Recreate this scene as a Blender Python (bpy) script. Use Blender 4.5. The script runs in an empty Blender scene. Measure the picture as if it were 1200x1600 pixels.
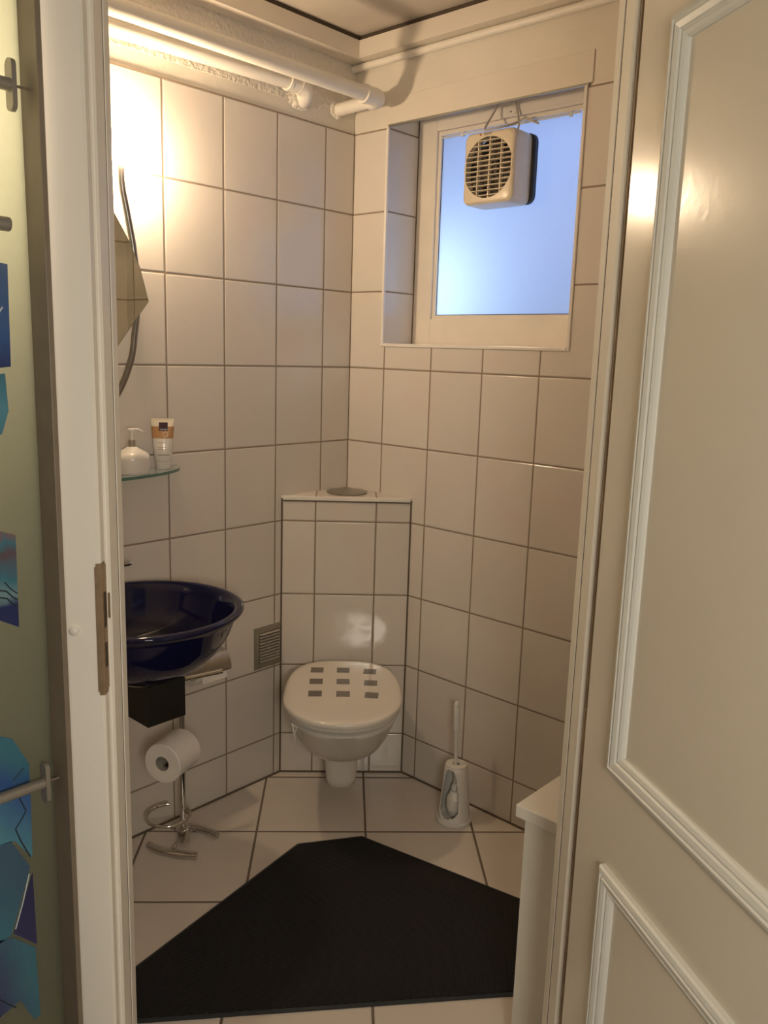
import bpy, bmesh, math, random
from mathutils import Vector, Matrix
random.seed(7)
PI = math.pi
S2 = math.sqrt(2)
sc = bpy.context.scene
COL = sc.collection

# ------------------------------------------------------------------ camera
cam_d = bpy.data.cameras.new('camera')
cam = bpy.data.objects.new('camera', cam_d)
COL.objects.link(cam)
cam_d.sensor_width = 36.0
cam_d.lens = 36.0 * 1304.76 / 1600.0
cam_d.clip_start = 0.02
CAM = Vector((2.05783743, -2.07691384, 1.45030696))
R3 = ((0.7375912455, -0.1490727160, 0.6585867291),
      (0.6745456501, 0.1182104289, -0.7287073901),
      (0.0307785701, 0.9817350049, 0.1877473297))
mw = Matrix(R3).to_4x4()
mw.translation = CAM
cam.matrix_world = mw
sc.camera = cam

# ------------------------------------------------------------------ view + world
sc.view_settings.view_transform = 'Standard'
sc.view_settings.look = 'None'
sc.view_settings.gamma = 1.0
sc.view_settings.exposure = 0.0
sc.view_settings.use_curve_mapping = False
world = bpy.data.worlds.new('world')
sc.world = world
world.use_nodes = True
bg = world.node_tree.nodes['Background']
bg.inputs[0].default_value = (0.46, 0.58, 0.95, 1)
bg.inputs[1].default_value = 0.38

LAMP_POWER = 430.0        # emission strength of the opal globe
LAMP_COL = (1.0, 0.74, 0.48)


def light(name, kind, loc, energy, color, size=0.1, target=None, size_y=None):
    d = bpy.data.lights.new(name, kind)
    d.energy = energy
    d.color = color
    if kind == 'AREA':
        d.size = size
        if size_y:
            d.shape = 'RECTANGLE'
            d.size_y = size_y
    else:
        d.shadow_soft_size = size
    o = bpy.data.objects.new(name, d)
    COL.objects.link(o)
    o.location = loc
    if target:
        o.rotation_euler = (Vector(target) - Vector(loc)).to_track_quat('-Z', 'Y').to_euler()
    return o


light('hall_light', 'AREA', (2.50, -2.20, 1.40), 12.5, (1.0, 0.91, 0.78), 0.34, (1.15, -1.35, 0.85))
light('light_behind_partition', 'POINT', (0.78, -1.79, 1.76), 9.5, (1.0, 0.78, 0.58), 0.06)
light('daylight_left', 'AREA', (0.21, 0.44, 1.66), 1.25, (0.70, 0.92, 1.0), 0.24, (0.30, 0.17, 1.64))
light('daylight_sky', 'AREA', (0.85, 1.1, 2.5), 10.0, (0.54, 0.68, 1.0), 0.9, (0.5, 0.17, 1.9))


# ------------------------------------------------------------------ materials
def new_mat(name):
    m = bpy.data.materials.new(name)
    m.use_nodes = True
    nt = m.node_tree
    return m, nt, nt.nodes['Principled BSDF']


def mat(name, col, rough=0.5, metal=0.0, noise=0.04, nscale=30.0, bump=0.0, bscale=200.0, coat=0.0,
        trans=0.0, ior=1.45, sss=0.0):
    """plain painted / metal / plastic surface with a little procedural variation"""
    m, nt, b = new_mat(name)
    N, L = nt.nodes, nt.links
    tc = N.new('ShaderNodeTexCoord')
    no = N.new('ShaderNodeTexNoise')
    no.inputs['Scale'].default_value = nscale
    no.inputs['Detail'].default_value = 4
    L.new(tc.outputs['Object'], no.inputs['Vector'])
    rp = N.new('ShaderNodeValToRGB')
    rp.color_ramp.elements[0].position = 0.3
    rp.color_ramp.elements[1].position = 0.7
    lo = [max(0, c * (1 - noise)) for c in col]
    hi = [min(1, c * (1 + noise)) for c in col]
    rp.color_ramp.elements[0].color = (*lo, 1)
    rp.color_ramp.elements[1].color = (*hi, 1)
    L.new(no.outputs['Fac'], rp.inputs['Fac'])
    L.new(rp.outputs['Color'], b.inputs['Base Color'])
    b.inputs['Roughness'].default_value = rough
    b.inputs['Metallic'].default_value = metal
    b.inputs['Coat Weight'].default_value = coat
    b.inputs['Coat Roughness'].default_value = 0.03
    b.inputs['Transmission Weight'].default_value = trans
    b.inputs['IOR'].default_value = ior
    if bump > 0:
        n2 = N.new('ShaderNodeTexNoise')
        n2.inputs['Scale'].default_value = bscale
        n2.inputs['Detail'].default_value = 3
        L.new(tc.outputs['Object'], n2.inputs['Vector'])
        bp = N.new('ShaderNodeBump')
        bp.inputs['Strength'].default_value = 1.0
        bp.inputs['Distance'].default_value = bump
        L.new(n2.outputs['Fac'], bp.inputs['Height'])
        L.new(bp.outputs['Normal'], b.inputs['Normal'])
    return m


def tile_mat(name, udir, vdir, ou, ov, w, h, grout_w, col, grout, rough=0.16, var=0.05, mottled=0.08):
    """glazed tiles: grid along two world directions (joints at ou + k*w, ov + k*h)"""
    m, nt, b = new_mat(name)
    N, L = nt.nodes, nt.links
    geo = N.new('ShaderNodeNewGeometry')

    def math_(op, a, b_=None):
        n = N.new('ShaderNodeMath')
        n.operation = op
        for i, v in enumerate((a, b_)):
            if v is None:
                continue
            if isinstance(v, (int, float)):
                n.inputs[i].default_value = v
            else:
                L.new(v, n.inputs[i])
        return n.outputs[0]

    def coord(dirv, off, size):
        d = N.new('ShaderNodeVectorMath')
        d.operation = 'DOT_PRODUCT'
        L.new(geo.outputs['Position'], d.inputs[0])
        d.inputs[1].default_value = dirv
        s = math_('SUBTRACT', d.outputs['Value'], off)
        q = math_('DIVIDE', s, size)
        fl = math_('FLOOR', q)
        fr = math_('SUBTRACT', q, fl)
        e = math_('MINIMUM', fr, math_('SUBTRACT', 1.0, fr))
        return fl, math_('MULTIPLY', e, size)      # cell index, distance to the joint in metres

    cu, du = coord(udir, ou, w)
    cv, dv = coord(vdir, ov, h)
    dist = math_('MINIMUM', du, dv)
    mr = N.new('ShaderNodeMapRange')
    mr.inputs['From Min'].default_value = grout_w * 0.5 - 0.0004
    mr.inputs['From Max'].default_value = grout_w * 0.5 + 0.0006
    L.new(dist, mr.inputs['Value'])
    tmask = mr.outputs[0]
    # height profile of the softly rounded tile edge
    mh = N.new('ShaderNodeMapRange')
    mh.interpolation_type = 'SMOOTHSTEP'
    mh.inputs['From Min'].default_value = grout_w * 0.3
    mh.inputs['From Max'].default_value = grout_w * 0.5 + 0.003
    L.new(dist, mh.inputs['Value'])
    cmb = N.new('ShaderNodeCombineXYZ')
    L.new(cu, cmb.inputs[0])
    L.new(cv, cmb.inputs[1])
    wn = N.new('ShaderNodeTexWhiteNoise')
    wn.noise_dimensions = '3D'
    L.new(cmb.outputs[0], wn.inputs['Vector'])
    no = N.new('ShaderNodeTexNoise')
    no.inputs['Scale'].default_value = 9
    no.inputs['Detail'].default_value = 5
    addv = N.new('ShaderNodeVectorMath')
    addv.operation = 'ADD'
    sv = N.new('ShaderNodeVectorMath')
    sv.operation = 'SCALE'
    sv.inputs['Scale'].default_value = 7.0
    L.new(wn.outputs['Color'], sv.inputs[0])
    L.new(geo.outputs['Position'], addv.inputs[0])
    L.new(sv.outputs[0], addv.inputs[1])
    L.new(addv.outputs[0], no.inputs['Vector'])
    vfac = math_('ADD', math_('MULTIPLY', math_('SUBTRACT', wn.outputs['Value'], 0.5), var),
                 math_('MULTIPLY', math_('SUBTRACT', no.outputs['Fac'], 0.5), mottled))
    vfac = math_('ADD', vfac, 1.0)
    cs = N.new('ShaderNodeVectorMath')
    cs.operation = 'SCALE'
    cs.inputs[0].default_value = col
    L.new(vfac, cs.inputs['Scale'])
    # faint pink marbling
    mixp = N.new('ShaderNodeMix')
    mixp.data_type = 'RGBA'
    mixp.inputs['B'].default_value = (col[0] * 1.0, col[1] * 0.90, col[2] * 0.87, 1)
    n3 = N.new('ShaderNodeTexNoise')
    n3.inputs['Scale'].default_value = 4.5
    L.new(addv.outputs[0], n3.inputs['Vector'])
    r3 = N.new('ShaderNodeMapRange')
    r3.inputs['From Min'].default_value = 0.55
    r3.inputs['From Max'].default_value = 0.75
    r3.inputs['To Max'].default_value = 0.5
    L.new(n3.outputs['Fac'], r3.inputs['Value'])
    L.new(r3.outputs[0], mixp.inputs['Factor'])
    L.new(cs.outputs[0], mixp.inputs['A'])
    mix = N.new('ShaderNodeMix')
    mix.data_type = 'RGBA'
    mix.inputs['A'].default_value = (*grout, 1)
    L.new(mixp.outputs['Result'], mix.inputs['B'])
    L.new(tmask, mix.inputs['Factor'])
    L.new(mix.outputs['Result'], b.inputs['Base Color'])
    rr = N.new('ShaderNodeMapRange')
    rr.inputs['To Min'].default_value = 0.85
    rr.inputs['To Max'].default_value = rough
    L.new(tmask, rr.inputs['Value'])
    L.new(rr.outputs[0], b.inputs['Roughness'])
    wav = N.new('ShaderNodeTexNoise')
    wav.inputs['Scale'].default_value = 14
    wav.inputs['Detail'].default_value = 2
    L.new(geo.outputs['Position'], wav.inputs['Vector'])
    hh = math_('ADD', math_('MULTIPLY', mh.outputs[0], 0.0012), math_('MULTIPLY', wav.outputs['Fac'], 0.0006))
    bp = N.new('ShaderNodeBump')
    bp.inputs['Distance'].default_value = 1.0
    L.new(hh, bp.inputs['Height'])
    L.new(bp.outputs['Normal'], b.inputs['Normal'])
    return m


def emit_mat(name, col, strength):
    m, nt, b = new_mat(name)
    b.inputs['Base Color'].default_value = (0.8, 0.8, 0.8, 1)
    b.inputs['Emission Color'].default_value = (*col, 1)
    b.inputs['Emission Strength'].default_value = strength
    return m


def frosted(name, col, gloss=0.08, rough=0.25, nscale=60, tfac=1.0, diff=0.0):
    """frosted pane: scatters the light that stands behind it"""
    m, nt, b = new_mat(name)
    N, L = nt.nodes, nt.links
    out = N['Material Output']
    tc = N.new('ShaderNodeTexCoord')
    no = N.new('ShaderNodeTexNoise')
    no.inputs['Scale'].default_value = nscale
    no.inputs['Detail'].default_value = 6
    L.new(tc.outputs['Object'], no.inputs['Vector'])
    rp = N.new('ShaderNodeValToRGB')
    rp.color_ramp.elements[0].color = (*[c * 0.95 for c in col], 1)
    rp.color_ramp.elements[1].color = (*[min(1, c * 1.03) for c in col], 1)
    L.new(no.outputs['Fac'], rp.inputs['Fac'])
    tr = N.new('ShaderNodeBsdfTranslucent')
    L.new(rp.outputs['Color'], tr.inputs['Color'])
    df = N.new('ShaderNodeBsdfDiffuse')
    L.new(rp.outputs['Color'], df.inputs['Color'])
    mx0 = N.new('ShaderNodeMixShader')
    mx0.inputs[0].default_value = diff
    L.new(tr.outputs[0], mx0.inputs[1])
    L.new(df.outputs[0], mx0.inputs[2])
    gl = N.new('ShaderNodeBsdfGlossy')
    gl.inputs['Roughness'].default_value = rough
    mx = N.new('ShaderNodeMixShader')
    mx.inputs[0].default_value = gloss
    L.new(mx0.outputs[0], mx.inputs[1])
    L.new(gl.outputs[0], mx.inputs[2])
    L.new(mx.outputs[0], out.inputs['Surface'])
    return m


M = {}
TILE = (0.68, 0.635, 0.577)
GROUT = (0.27, 0.21, 0.155)
ROW0 = 0.146 + 7 * 0.25
M['tile_left'] = tile_mat('tile_left', (0, 1, 0), (0, 0, 1), -0.1296, 0.146, 0.2, 0.25, 0.0045, TILE, GROUT)
M['tile_back'] = tile_mat('tile_back', (1, 0, 0), (0, 0, 1), 0.160, 0.146, 0.2, 0.25, 0.0045, TILE, GROUT)
M['tile_reveal'] = tile_mat('tile_reveal', (0, 1, 0), (0, 0, 1), 0.170, 0.146, 0.2, 0.25, 0.0045, TILE, GROUT)
M['tile_cut'] = tile_mat('tile_cut', (1 / S2, 1 / S2, 0), (0, 0, 1), -0.102, 0.146, 0.2, 0.25, 0.0045, TILE, GROUT, rough=0.10)
M['tile_cut_top'] = tile_mat('tile_cut_top', (1 / S2, 1 / S2, 0), (-1 / S2, 1 / S2, 0), -0.102, -0.60, 0.2, 0.25, 0.0045, TILE, GROUT)
M['tile_floor'] = tile_mat('tile_floor', (1 / S2, 1 / S2, 0), (-1 / S2, 1 / S2, 0), 0.0785, -0.586, 0.3333, 0.3333,
                           0.0065, (0.68, 0.62, 0.55), (0.17, 0.13, 0.10), rough=0.2)
M['plaster'] = mat('plaster', (0.74, 0.69, 0.60), 0.75, noise=0.05, nscale=6, bump=0.010, bscale=75)
M['plaster_smooth'] = mat('plaster_smooth', (0.72, 0.67, 0.58), 0.7, noise=0.05, nscale=6, bump=0.0012, bscale=30)
M['hall_wall'] = mat('hall_wall', (0.66, 0.62, 0.55), 0.8, noise=0.03, bump=0.001)
M['ceiling'] = mat('ceiling', (0.62, 0.56, 0.48), 0.6, noise=0.14, nscale=3)
M['paint'] = mat('paint', (0.72, 0.66, 0.57), 0.42, noise=0.03, nscale=5, bump=0.0004, bscale=60)
M['paint_frame'] = mat('paint_frame', (0.80, 0.73, 0.62), 0.38, noise=0.04, nscale=8, bump=0.0005, bscale=60)
M['door_paint'] = mat('door_paint', (0.70, 0.635, 0.53), 0.20, noise=0.015, nscale=4, bump=0.00015, bscale=90)
M['moulding'] = mat('moulding', (0.70, 0.69, 0.63), 0.35, noise=0.02, nscale=8)
M['casing'] = mat('casing', (0.84, 0.80, 0.71), 0.40, noise=0.02, nscale=6)
M['jamb'] = mat('jamb', (0.66, 0.60, 0.50), 0.45, noise=0.05, nscale=12)
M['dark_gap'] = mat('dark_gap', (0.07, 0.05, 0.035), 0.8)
M['gap_shade'] = mat('gap_shade', (0.33, 0.25, 0.175), 0.7, noise=0.25, nscale=15)
M['grout_dark'] = mat('grout_dark', (0.13, 0.10, 0.07), 0.8)
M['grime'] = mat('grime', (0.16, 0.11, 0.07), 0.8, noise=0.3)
M['pipe'] = mat('pipe', (0.80, 0.76, 0.68), 0.35, noise=0.04, nscale=12, bump=0.0006, bscale=40)
M['trim_white'] = mat('trim_white', (0.80, 0.76, 0.70), 0.22, noise=0.02)
M['porcelain'] = mat('porcelain', (0.74, 0.71, 0.64), 0.10, noise=0.01, nscale=4, coat=0.4)
M['seat'] = mat('seat', (0.73, 0.69, 0.62), 0.14, noise=0.01, nscale=4, coat=0.3)
M['sticker'] = mat('sticker', (0.16, 0.14, 0.12), 0.25, noise=0.1)
M['blue'] = mat('blue', (0.006, 0.007, 0.036), 0.07, noise=0.05, nscale=6, coat=0.1)
M['blue'].node_tree.nodes['Principled BSDF'].inputs['Specular IOR Level'].default_value = 0.38
M['chrome'] = mat('chrome', (0.62, 0.60, 0.57), 0.10, metal=1.0, noise=0.03)
M['steel_tube'] = mat('steel_tube', (0.24, 0.22, 0.20), 0.28, metal=0.9, noise=0.04)
M['brushed'] = mat('brushed', (0.42, 0.40, 0.36), 0.32, metal=1.0, noise=0.08, nscale=60)
M['vent_metal'] = mat('vent_metal', (0.34, 0.33, 0.28), 0.38, metal=0.7, noise=0.06)
M['louvre'] = mat('louvre', (0.50, 0.47, 0.41), 0.40, metal=0.3, noise=0.04)
M['black_plastic'] = mat('black_plastic', (0.012, 0.012, 0.010), 0.35, noise=0.1)
M['white_plastic'] = mat('white_plastic', (0.74, 0.72, 0.66), 0.32, noise=0.02)
M['paper'] = mat('paper', (0.80, 0.76, 0.70), 0.85, noise=0.03, nscale=20, bump=0.0006, bscale=220)
M['cardboard'] = mat('cardboard', (0.36, 0.34, 0.28), 0.9)
M['fan_plastic'] = mat('fan_plastic', (0.72, 0.62, 0.46), 0.28, noise=0.02)
M['fan_dark'] = mat('fan_dark', (0.035, 0.03, 0.025), 0.6)
M['fan_blade'] = mat('fan_blade', (0.075, 0.06, 0.045), 0.6)
M['gasket'] = mat('gasket', (0.05, 0.055, 0.07), 0.7)
M['cord'] = mat('cord', (0.55, 0.47, 0.36), 0.5)
M['mirror'] = mat('mirror', (0.82, 0.84, 0.76), 0.015, metal=1.0, noise=0.0)
M['glass_edge'] = mat('glass_edge', (0.10, 0.20, 0.16), 0.1, noise=0.05)
M['brass'] = mat('brass', (0.40, 0.29, 0.19), 0.42, metal=0.7, noise=0.15, nscale=40)
M['cabinet'] = mat('cabinet', (0.76, 0.74, 0.66), 0.30, noise=0.01)
M['rack_frame'] = mat('rack_frame', (0.20, 0.16, 0.115), 0.5, noise=0.06)
M['rack_metal'] = mat('rack_metal', (0.30, 0.27, 0.23), 0.4, metal=0.5, noise=0.06)
M['ink'] = mat('ink', (0.02, 0.03, 0.05), 0.6)
M['ink_light'] = mat('ink_light', (0.5, 0.6, 0.65), 0.6)
M['red_ink'] = mat('red_ink', (0.35, 0.09, 0.05), 0.6)
M['plum'] = mat('plum', (0.035, 0.01, 0.025), 0.4)
M['tan_print'] = mat('tan_print', (0.45, 0.25, 0.11), 0.35)
M['tube_cream'] = mat('tube_cream', (0.74, 0.66, 0.52), 0.3)
M['soap'] = mat('soap', (0.72, 0.69, 0.64), 0.22, noise=0.03, coat=0.3)
M['grey_print'] = mat('grey_print', (0.34, 0.30, 0.25), 0.5)


def mat_mat():
    """black rubber-backed mat with a fine ribbed dot grid"""
    m, nt, b = new_mat('mat_pile')
    N, L = nt.nodes, nt.links
    geo = N.new('ShaderNodeNewGeometry')
    mp = N.new('ShaderNodeMapping')
    mp.inputs['Rotation'].default_value = (0, 0, math.radians(12))
    mp.inputs['Scale'].default_value = (115, 115, 115)
    L.new(geo.outputs['Position'], mp.inputs['Vector'])
    sep = N.new('ShaderNodeSeparateXYZ')
    L.new(mp.outputs[0], sep.inputs[0])
    outs = []
    for i in (0, 1):
        f = N.new('ShaderNodeMath')
        f.operation = 'SINE'
        g = N.new('ShaderNodeMath')
        g.operation = 'MULTIPLY'
        g.inputs[1].default_value = 6.2832
        L.new(sep.outputs[i], g.inputs[0])
        L.new(g.outputs[0], f.inputs[0])
        outs.append(f.outputs[0])
    mu = N.new('ShaderNodeMath')
    mu.operation = 'MULTIPLY'
    L.new(outs[0], mu.inputs[0])
    L.new(outs[1], mu.inputs[1])
    mr = N.new('ShaderNodeMapRange')
    mr.inputs['From Min'].default_value = -1
    L.new(mu.outputs[0], mr.inputs['Value'])
    mix = N.new('ShaderNodeMix')
    mix.data_type = 'RGBA'
    mix.inputs['A'].default_value = (0.006, 0.006, 0.007, 1)
    mix.inputs['B'].default_value = (0.030, 0.028, 0.028, 1)
    L.new(mr.outputs[0], mix.inputs['Factor'])
    L.new(mix.outputs['Result'], b.inputs['Base Color'])
    b.inputs['Roughness'].default_value = 0.8
    b.inputs['Specular IOR Level'].default_value = 0.2
    bp = N.new('ShaderNodeBump')
    bp.inputs['Distance'].default_value = 0.0015
    L.new(mr.outputs[0], bp.inputs['Height'])
    L.new(bp.outputs['Normal'], b.inputs['Normal'])
    return m


M['mat_pile'] = mat_mat()
M['mat_edge'] = mat('mat_edge', (0.022, 0.028, 0.034), 0.55, noise=0.1)
M['pane'] = frosted('pane', (0.80, 0.84, 0.94), gloss=0.02, rough=0.45, nscale=300)
M['partition'] = frosted('partition', (0.59, 0.615, 0.53), gloss=0.04, rough=0.5, nscale=80, diff=0.07)


def glass_mat():
    m, nt, b = new_mat('shelf_glass')
    b.inputs['Base Color'].default_value = (0.80, 0.93, 0.88, 1)
    b.inputs['Roughness'].default_value = 0.03
    b.inputs['Transmission Weight'].default_value = 0.9
    b.inputs['IOR'].default_value = 1.45
    return m


M['shelf_glass'] = glass_mat()


def print_mat(name, stops, angle=0.0, scale=4.0):
    """printed sheet: colour bands running through a distorted gradient"""
    m, nt, b = new_mat(name)
    N, L = nt.nodes, nt.links
    tc = N.new('ShaderNodeTexCoord')
    mp = N.new('ShaderNodeMapping')
    mp.inputs['Rotation'].default_value = (angle, 0, 0)
    L.new(tc.outputs['Generated'], mp.inputs['Vector'])
    no = N.new('ShaderNodeTexNoise')
    no.inputs['Scale'].default_value = scale
    L.new(mp.outputs[0], no.inputs['Vector'])
    sep = N.new('ShaderNodeSeparateXYZ')
    L.new(mp.outputs[0], sep.inputs[0])
    ma = N.new('ShaderNodeMath')
    ma.operation = 'MULTIPLY_ADD'
    ma.inputs[1].default_value = 0.25
    L.new(no.outputs['Fac'], ma.inputs[0])
    L.new(sep.outputs[2], ma.inputs[2])
    sb = N.new('ShaderNodeMath')
    sb.operation = 'SUBTRACT'
    sb.inputs[1].default_value = 0.125
    L.new(ma.outputs[0], sb.inputs[0])
    rp = N.new('ShaderNodeValToRGB')
    cr = rp.color_ramp
    while len(cr.elements) < len(stops):
        cr.elements.new(0.5)
    for e, (p, c) in zip(cr.elements, stops):
        e.position = p
        e.color = (*[v * 0.6 for v in c], 1)
    L.new(sb.outputs[0], rp.inputs['Fac'])
    L.new(rp.outputs['Color'], b.inputs['Base Color'])
    b.inputs['Roughness'].default_value = 0.5
    return m


# ------------------------------------------------------------------ mesh helpers (all in world coordinates)
def FR(f, r, z=0.0):
    """point from the diagonal frame: f towards the room corner, r to the right"""
    return Vector(((r - f) / S2, (f + r) / S2, z))


def obj(name, bm, m, parent=None, origin=None, smooth=False, bevel=0.0, bseg=2, angle=35):
    bmesh.ops.recalc_face_normals(bm, faces=bm.faces[:])
    o0 = Vector(parent['_w']) if parent is not None and '_w' in parent else Vector((0, 0, 0))
    org = Vector(origin) if origin is not None else o0
    bmesh.ops.translate(bm, verts=bm.verts[:], vec=-org)
    me = bpy.data.meshes.new(name)
    bm.to_mesh(me)
    bm.free()
    for mm in (m if isinstance(m, (list, tuple)) else [m]):
        me.materials.append(mm)
    if smooth:
        for p in me.polygons:
            p.use_smooth = True
        try:
            me.set_sharp_from_angle(angle=math.radians(angle))
        except Exception:
            pass
    o = bpy.data.objects.new(name, me)
    COL.objects.link(o)
    if parent is not None:
        o.parent = parent
    o.location = org - o0
    o['_w'] = tuple(org)
    if bevel > 0:
        md = o.modifiers.new('bevel', 'BEVEL')
        md.width = bevel
        md.segments = bseg
        md.limit_method = 'ANGLE'
        md.angle_limit = math.radians(40)
    return o


def thing(name, label, cat, loc, group=None):
    o = bpy.data.objects.new(name, None)
    COL.objects.link(o)
    o.location = loc
    o.empty_display_size = 0.05
    o['_w'] = tuple(loc)
    return tag(o, label, cat, group)


def tag(o, label, cat, group=None):
    o['label'] = label
    o['category'] = cat
    if group:
        o['group'] = group
    return o


def struct(o):
    o['kind'] = 'structure'
    return o


def B():
    return bmesh.new()


def prism(bm, pts, axis_vec, mi=0):
    """closed polygon extruded along a vector"""
    v0 = [bm.verts.new(p) for p in pts]
    v1 = [bm.verts.new(Vector(p) + Vector(axis_vec)) for p in pts]
    fs = [bm.faces.new(v0[::-1]), bm.faces.new(v1)]
    n = len(pts)
    for i in range(n):
        fs.append(bm.faces.new((v0[i], v0[(i + 1) % n], v1[(i + 1) % n], v1[i])))
    for f in fs:
        f.material_index = mi
    return fs


def box(bm, x0, x1, y0, y1, z0, z1, mi=0):
    return prism(bm, [(x0, y0, z0), (x1, y0, z0), (x1, y1, z0), (x0, y1, z0)], (0, 0, z1 - z0), mi)


def fbox(bm, f0, f1, r0, r1, z0, z1, mi=0):
    return prism(bm, [FR(f0, r0, z0), FR(f0, r1, z0), FR(f1, r1, z0), FR(f1, r0, z0)], (0, 0, z1 - z0), mi)


def quad(bm, a, b, c, d, mi=0):
    f = bm.faces.new([bm.verts.new(p) for p in (a, b, c, d)])
    f.material_index = mi
    return f


def loft(bm, rings, cap0=True, cap1=True, closed=False, mi=0):
    vs = [[bm.verts.new(p) for p in r] for r in rings]
    n = len(rings[0])
    rng = range(len(vs)) if closed else range(len(vs) - 1)
    for k in rng:
        a, b = vs[k], vs[(k + 1) % len(vs)]
        for i in range(n):
            f = bm.faces.new((a[i], a[(i + 1) % n], b[(i + 1) % n], b[i]))
            f.material_index = mi
    if not closed:
        if cap0:
            bm.faces.new(vs[0][::-1]).material_index = mi
        if cap1:
            bm.faces.new(vs[-1]).material_index = mi


def lathe(bm, prof, c, n=48, cap=True, sx=1.0, sy=1.0, axis=None, mi=0):
    """profile [(r, h)] turned round an axis through c"""
    ax = Vector(axis).normalized() if axis else Vector((0, 0, 1))
    q = ax.to_track_quat('Z', 'X')
    rings = []
    for r, h in prof:
        r = max(r, 0.0002)
        rings.append([Vector(c) + q @ Vector((r * sx * math.cos(2 * PI * i / n), r * sy * math.sin(2 * PI * i / n), h)) for i in range(n)])
    loft(bm, rings, cap, cap, mi=mi)


def tube(bm, pts, r, n=14, closed=False, caps=True, mi=0):
    pts = [Vector(p) for p in pts]
    rr = r if isinstance(r, (list, tuple)) else [r] * len(pts)
    rings = []
    N_ = len(pts)
    up = None
    for i, p in enumerate(pts):
        if closed:
            t = (pts[(i + 1) % N_] - pts[i - 1]).normalized()
        else:
            t = (pts[min(i + 1, N_ - 1)] - pts[max(i - 1, 0)]).normalized()
        if up is None:
            up = t.orthogonal().normalized()
        else:
            up = (up - t * up.dot(t))
            up = up.normalized() if up.length > 1e-6 else t.orthogonal().normalized()
        s = t.cross(up)
        rings.append([p + (up * math.cos(2 * PI * k / n) + s * math.sin(2 * PI * k / n)) * rr[i] for k in range(n)])
    loft(bm, rings, caps, caps, closed=closed, mi=mi)


def spline(ctrl, per=10, closed=False):
    c = [Vector(p) for p in ctrl]
    n = len(c)
    out = []
    segs = n if closed else n - 1
    for i in range(segs):
        p0 = c[(i - 1) % n] if closed or i > 0 else c[0] * 2 - c[1]
        p1, p2 = c[i], c[(i + 1) % n]
        p3 = c[(i + 2) % n] if closed or i + 2 < n else c[-1] * 2 - c[-2]
        for k in range(per):
            t = k / per
            out.append(0.5 * ((2 * p1) + (-p0 + p2) * t + (2 * p0 - 5 * p1 + 4 * p2 - p3) * t * t + (-p0 + 3 * p1 - 3 * p2 + p3) * t ** 3))
    if not closed:
        out.append(c[-1])
    return out


def arc(c, u, v, r, a0, a1, n=24):
    c, u, v = Vector(c), Vector(u), Vector(v)
    return [c + (u * math.cos(a0 + (a1 - a0) * i / n) + v * math.sin(a0 + (a1 - a0) * i / n)) * r for i in range(n + 1)]


def text_bm(s, size, origin, xdir, ydir, depth=0.0006):
    cu = bpy.data.curves.new('t', 'FONT')
    cu.body = s
    cu.size = size
    cu.extrude = depth / 2
    cu.align_x = 'CENTER'
    cu.align_y = 'CENTER'
    to = bpy.data.objects.new('t', cu)
    COL.objects.link(to)
    dg = bpy.context.evaluated_depsgraph_get()
    me = bpy.data.meshes.new_from_object(to.evaluated_get(dg))
    bm = bmesh.new()
    bm.from_mesh(me)
    bpy.data.objects.remove(to)
    bpy.data.curves.remove(cu)
    bpy.data.meshes.remove(me)
    x, y = Vector(xdir).normalized(), Vector(ydir).normalized()
    z = x.cross(y)
    mt = Matrix((x, y, z)).transposed().to_4x4()
    mt.translation = Vector(origin)
    bmesh.ops.transform(bm, matrix=mt, verts=bm.verts[:])
    return bm


# ================================================================== THE SETTING
TT = 2.148            # top of the tiling
HT = 2.42             # ceiling height in the toilet
XR, YL = 1.62, -1.75  # far sides of the toilet room
FW0, FW1 = -1.74, -1.665   # door wall: hall face, room face (diagonal frame)
# left wall: tiles below, rough plaster above
bm = B()
box(bm, -0.12, 0.0, YL - 0.10, 0.0, -0.02, TT, 0)
box(bm, -0.12, -0.004, YL - 0.10, 0.0, TT, TT + 0.045, 2)
box(bm, -0.12, -0.002, YL - 0.10, 0.0, TT + 0.045, 2.5, 1)
struct(obj('wall_left', bm, [M['tile_left'], M['plaster'], M['plaster_smooth']]))

# window wall round the deep window opening
WX0, WX1, WZ0, WZ1, WD = 0.149, 0.846, 1.4745, 2.226, 0.147
bm = B()
box(bm, -0.12, WX0, 0.0, 0.30, -0.02, TT, 0)
box(bm, WX1, XR + 0.1, 0.0, 0.30, -0.02, TT, 0)
box(bm, WX0, WX1, 0.0, 0.30, -0.02, WZ0, 0)
box(bm, -0.12, WX0, 0.003, 0.30, TT, 2.5, 1)
box(bm, WX1, XR + 0.1, 0.003, 0.30, TT, 2.5, 1)
box(bm, WX0, WX1, 0.003, 0.30, WZ1, 2.5, 1)
struct(obj('wall_back', bm, [M['tile_back'], M['plaster_smooth']]))
# tiled reveals of the window opening
bm = B()
box(bm, WX0, WX0 + 0.0025, 0.004, WD, WZ0, TT)
box(bm, WX1 - 0.0025, WX1, 0.004, WD, WZ0, TT)
struct(obj('trim_1', bm, M['tile_reveal']))
bm = B()
box(bm, WX0 + 0.0025, WX1 - 0.0025, 0.004, WD, WZ0, WZ0 + 0.003)
struct(obj('trim_2', bm, M['trim_white']))
# glazed edge strip round the opening
bm = B()
e = 0.0065
box(bm, WX0 - e, WX0 + 0.004, -0.0045, 0.006, WZ0 - e, TT)
box(bm, WX1 - 0.004, WX1 + e, -0.0045, 0.006, WZ0 - e, TT + 0.004)
box(bm, WX0 + 0.004, WX1 - 0.004, -0.0045, 0.006, WZ0 - e, WZ0 + 0.005)
struct(obj('trim_3', bm, M['trim_white'], bevel=0.003, bseg=3))
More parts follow.
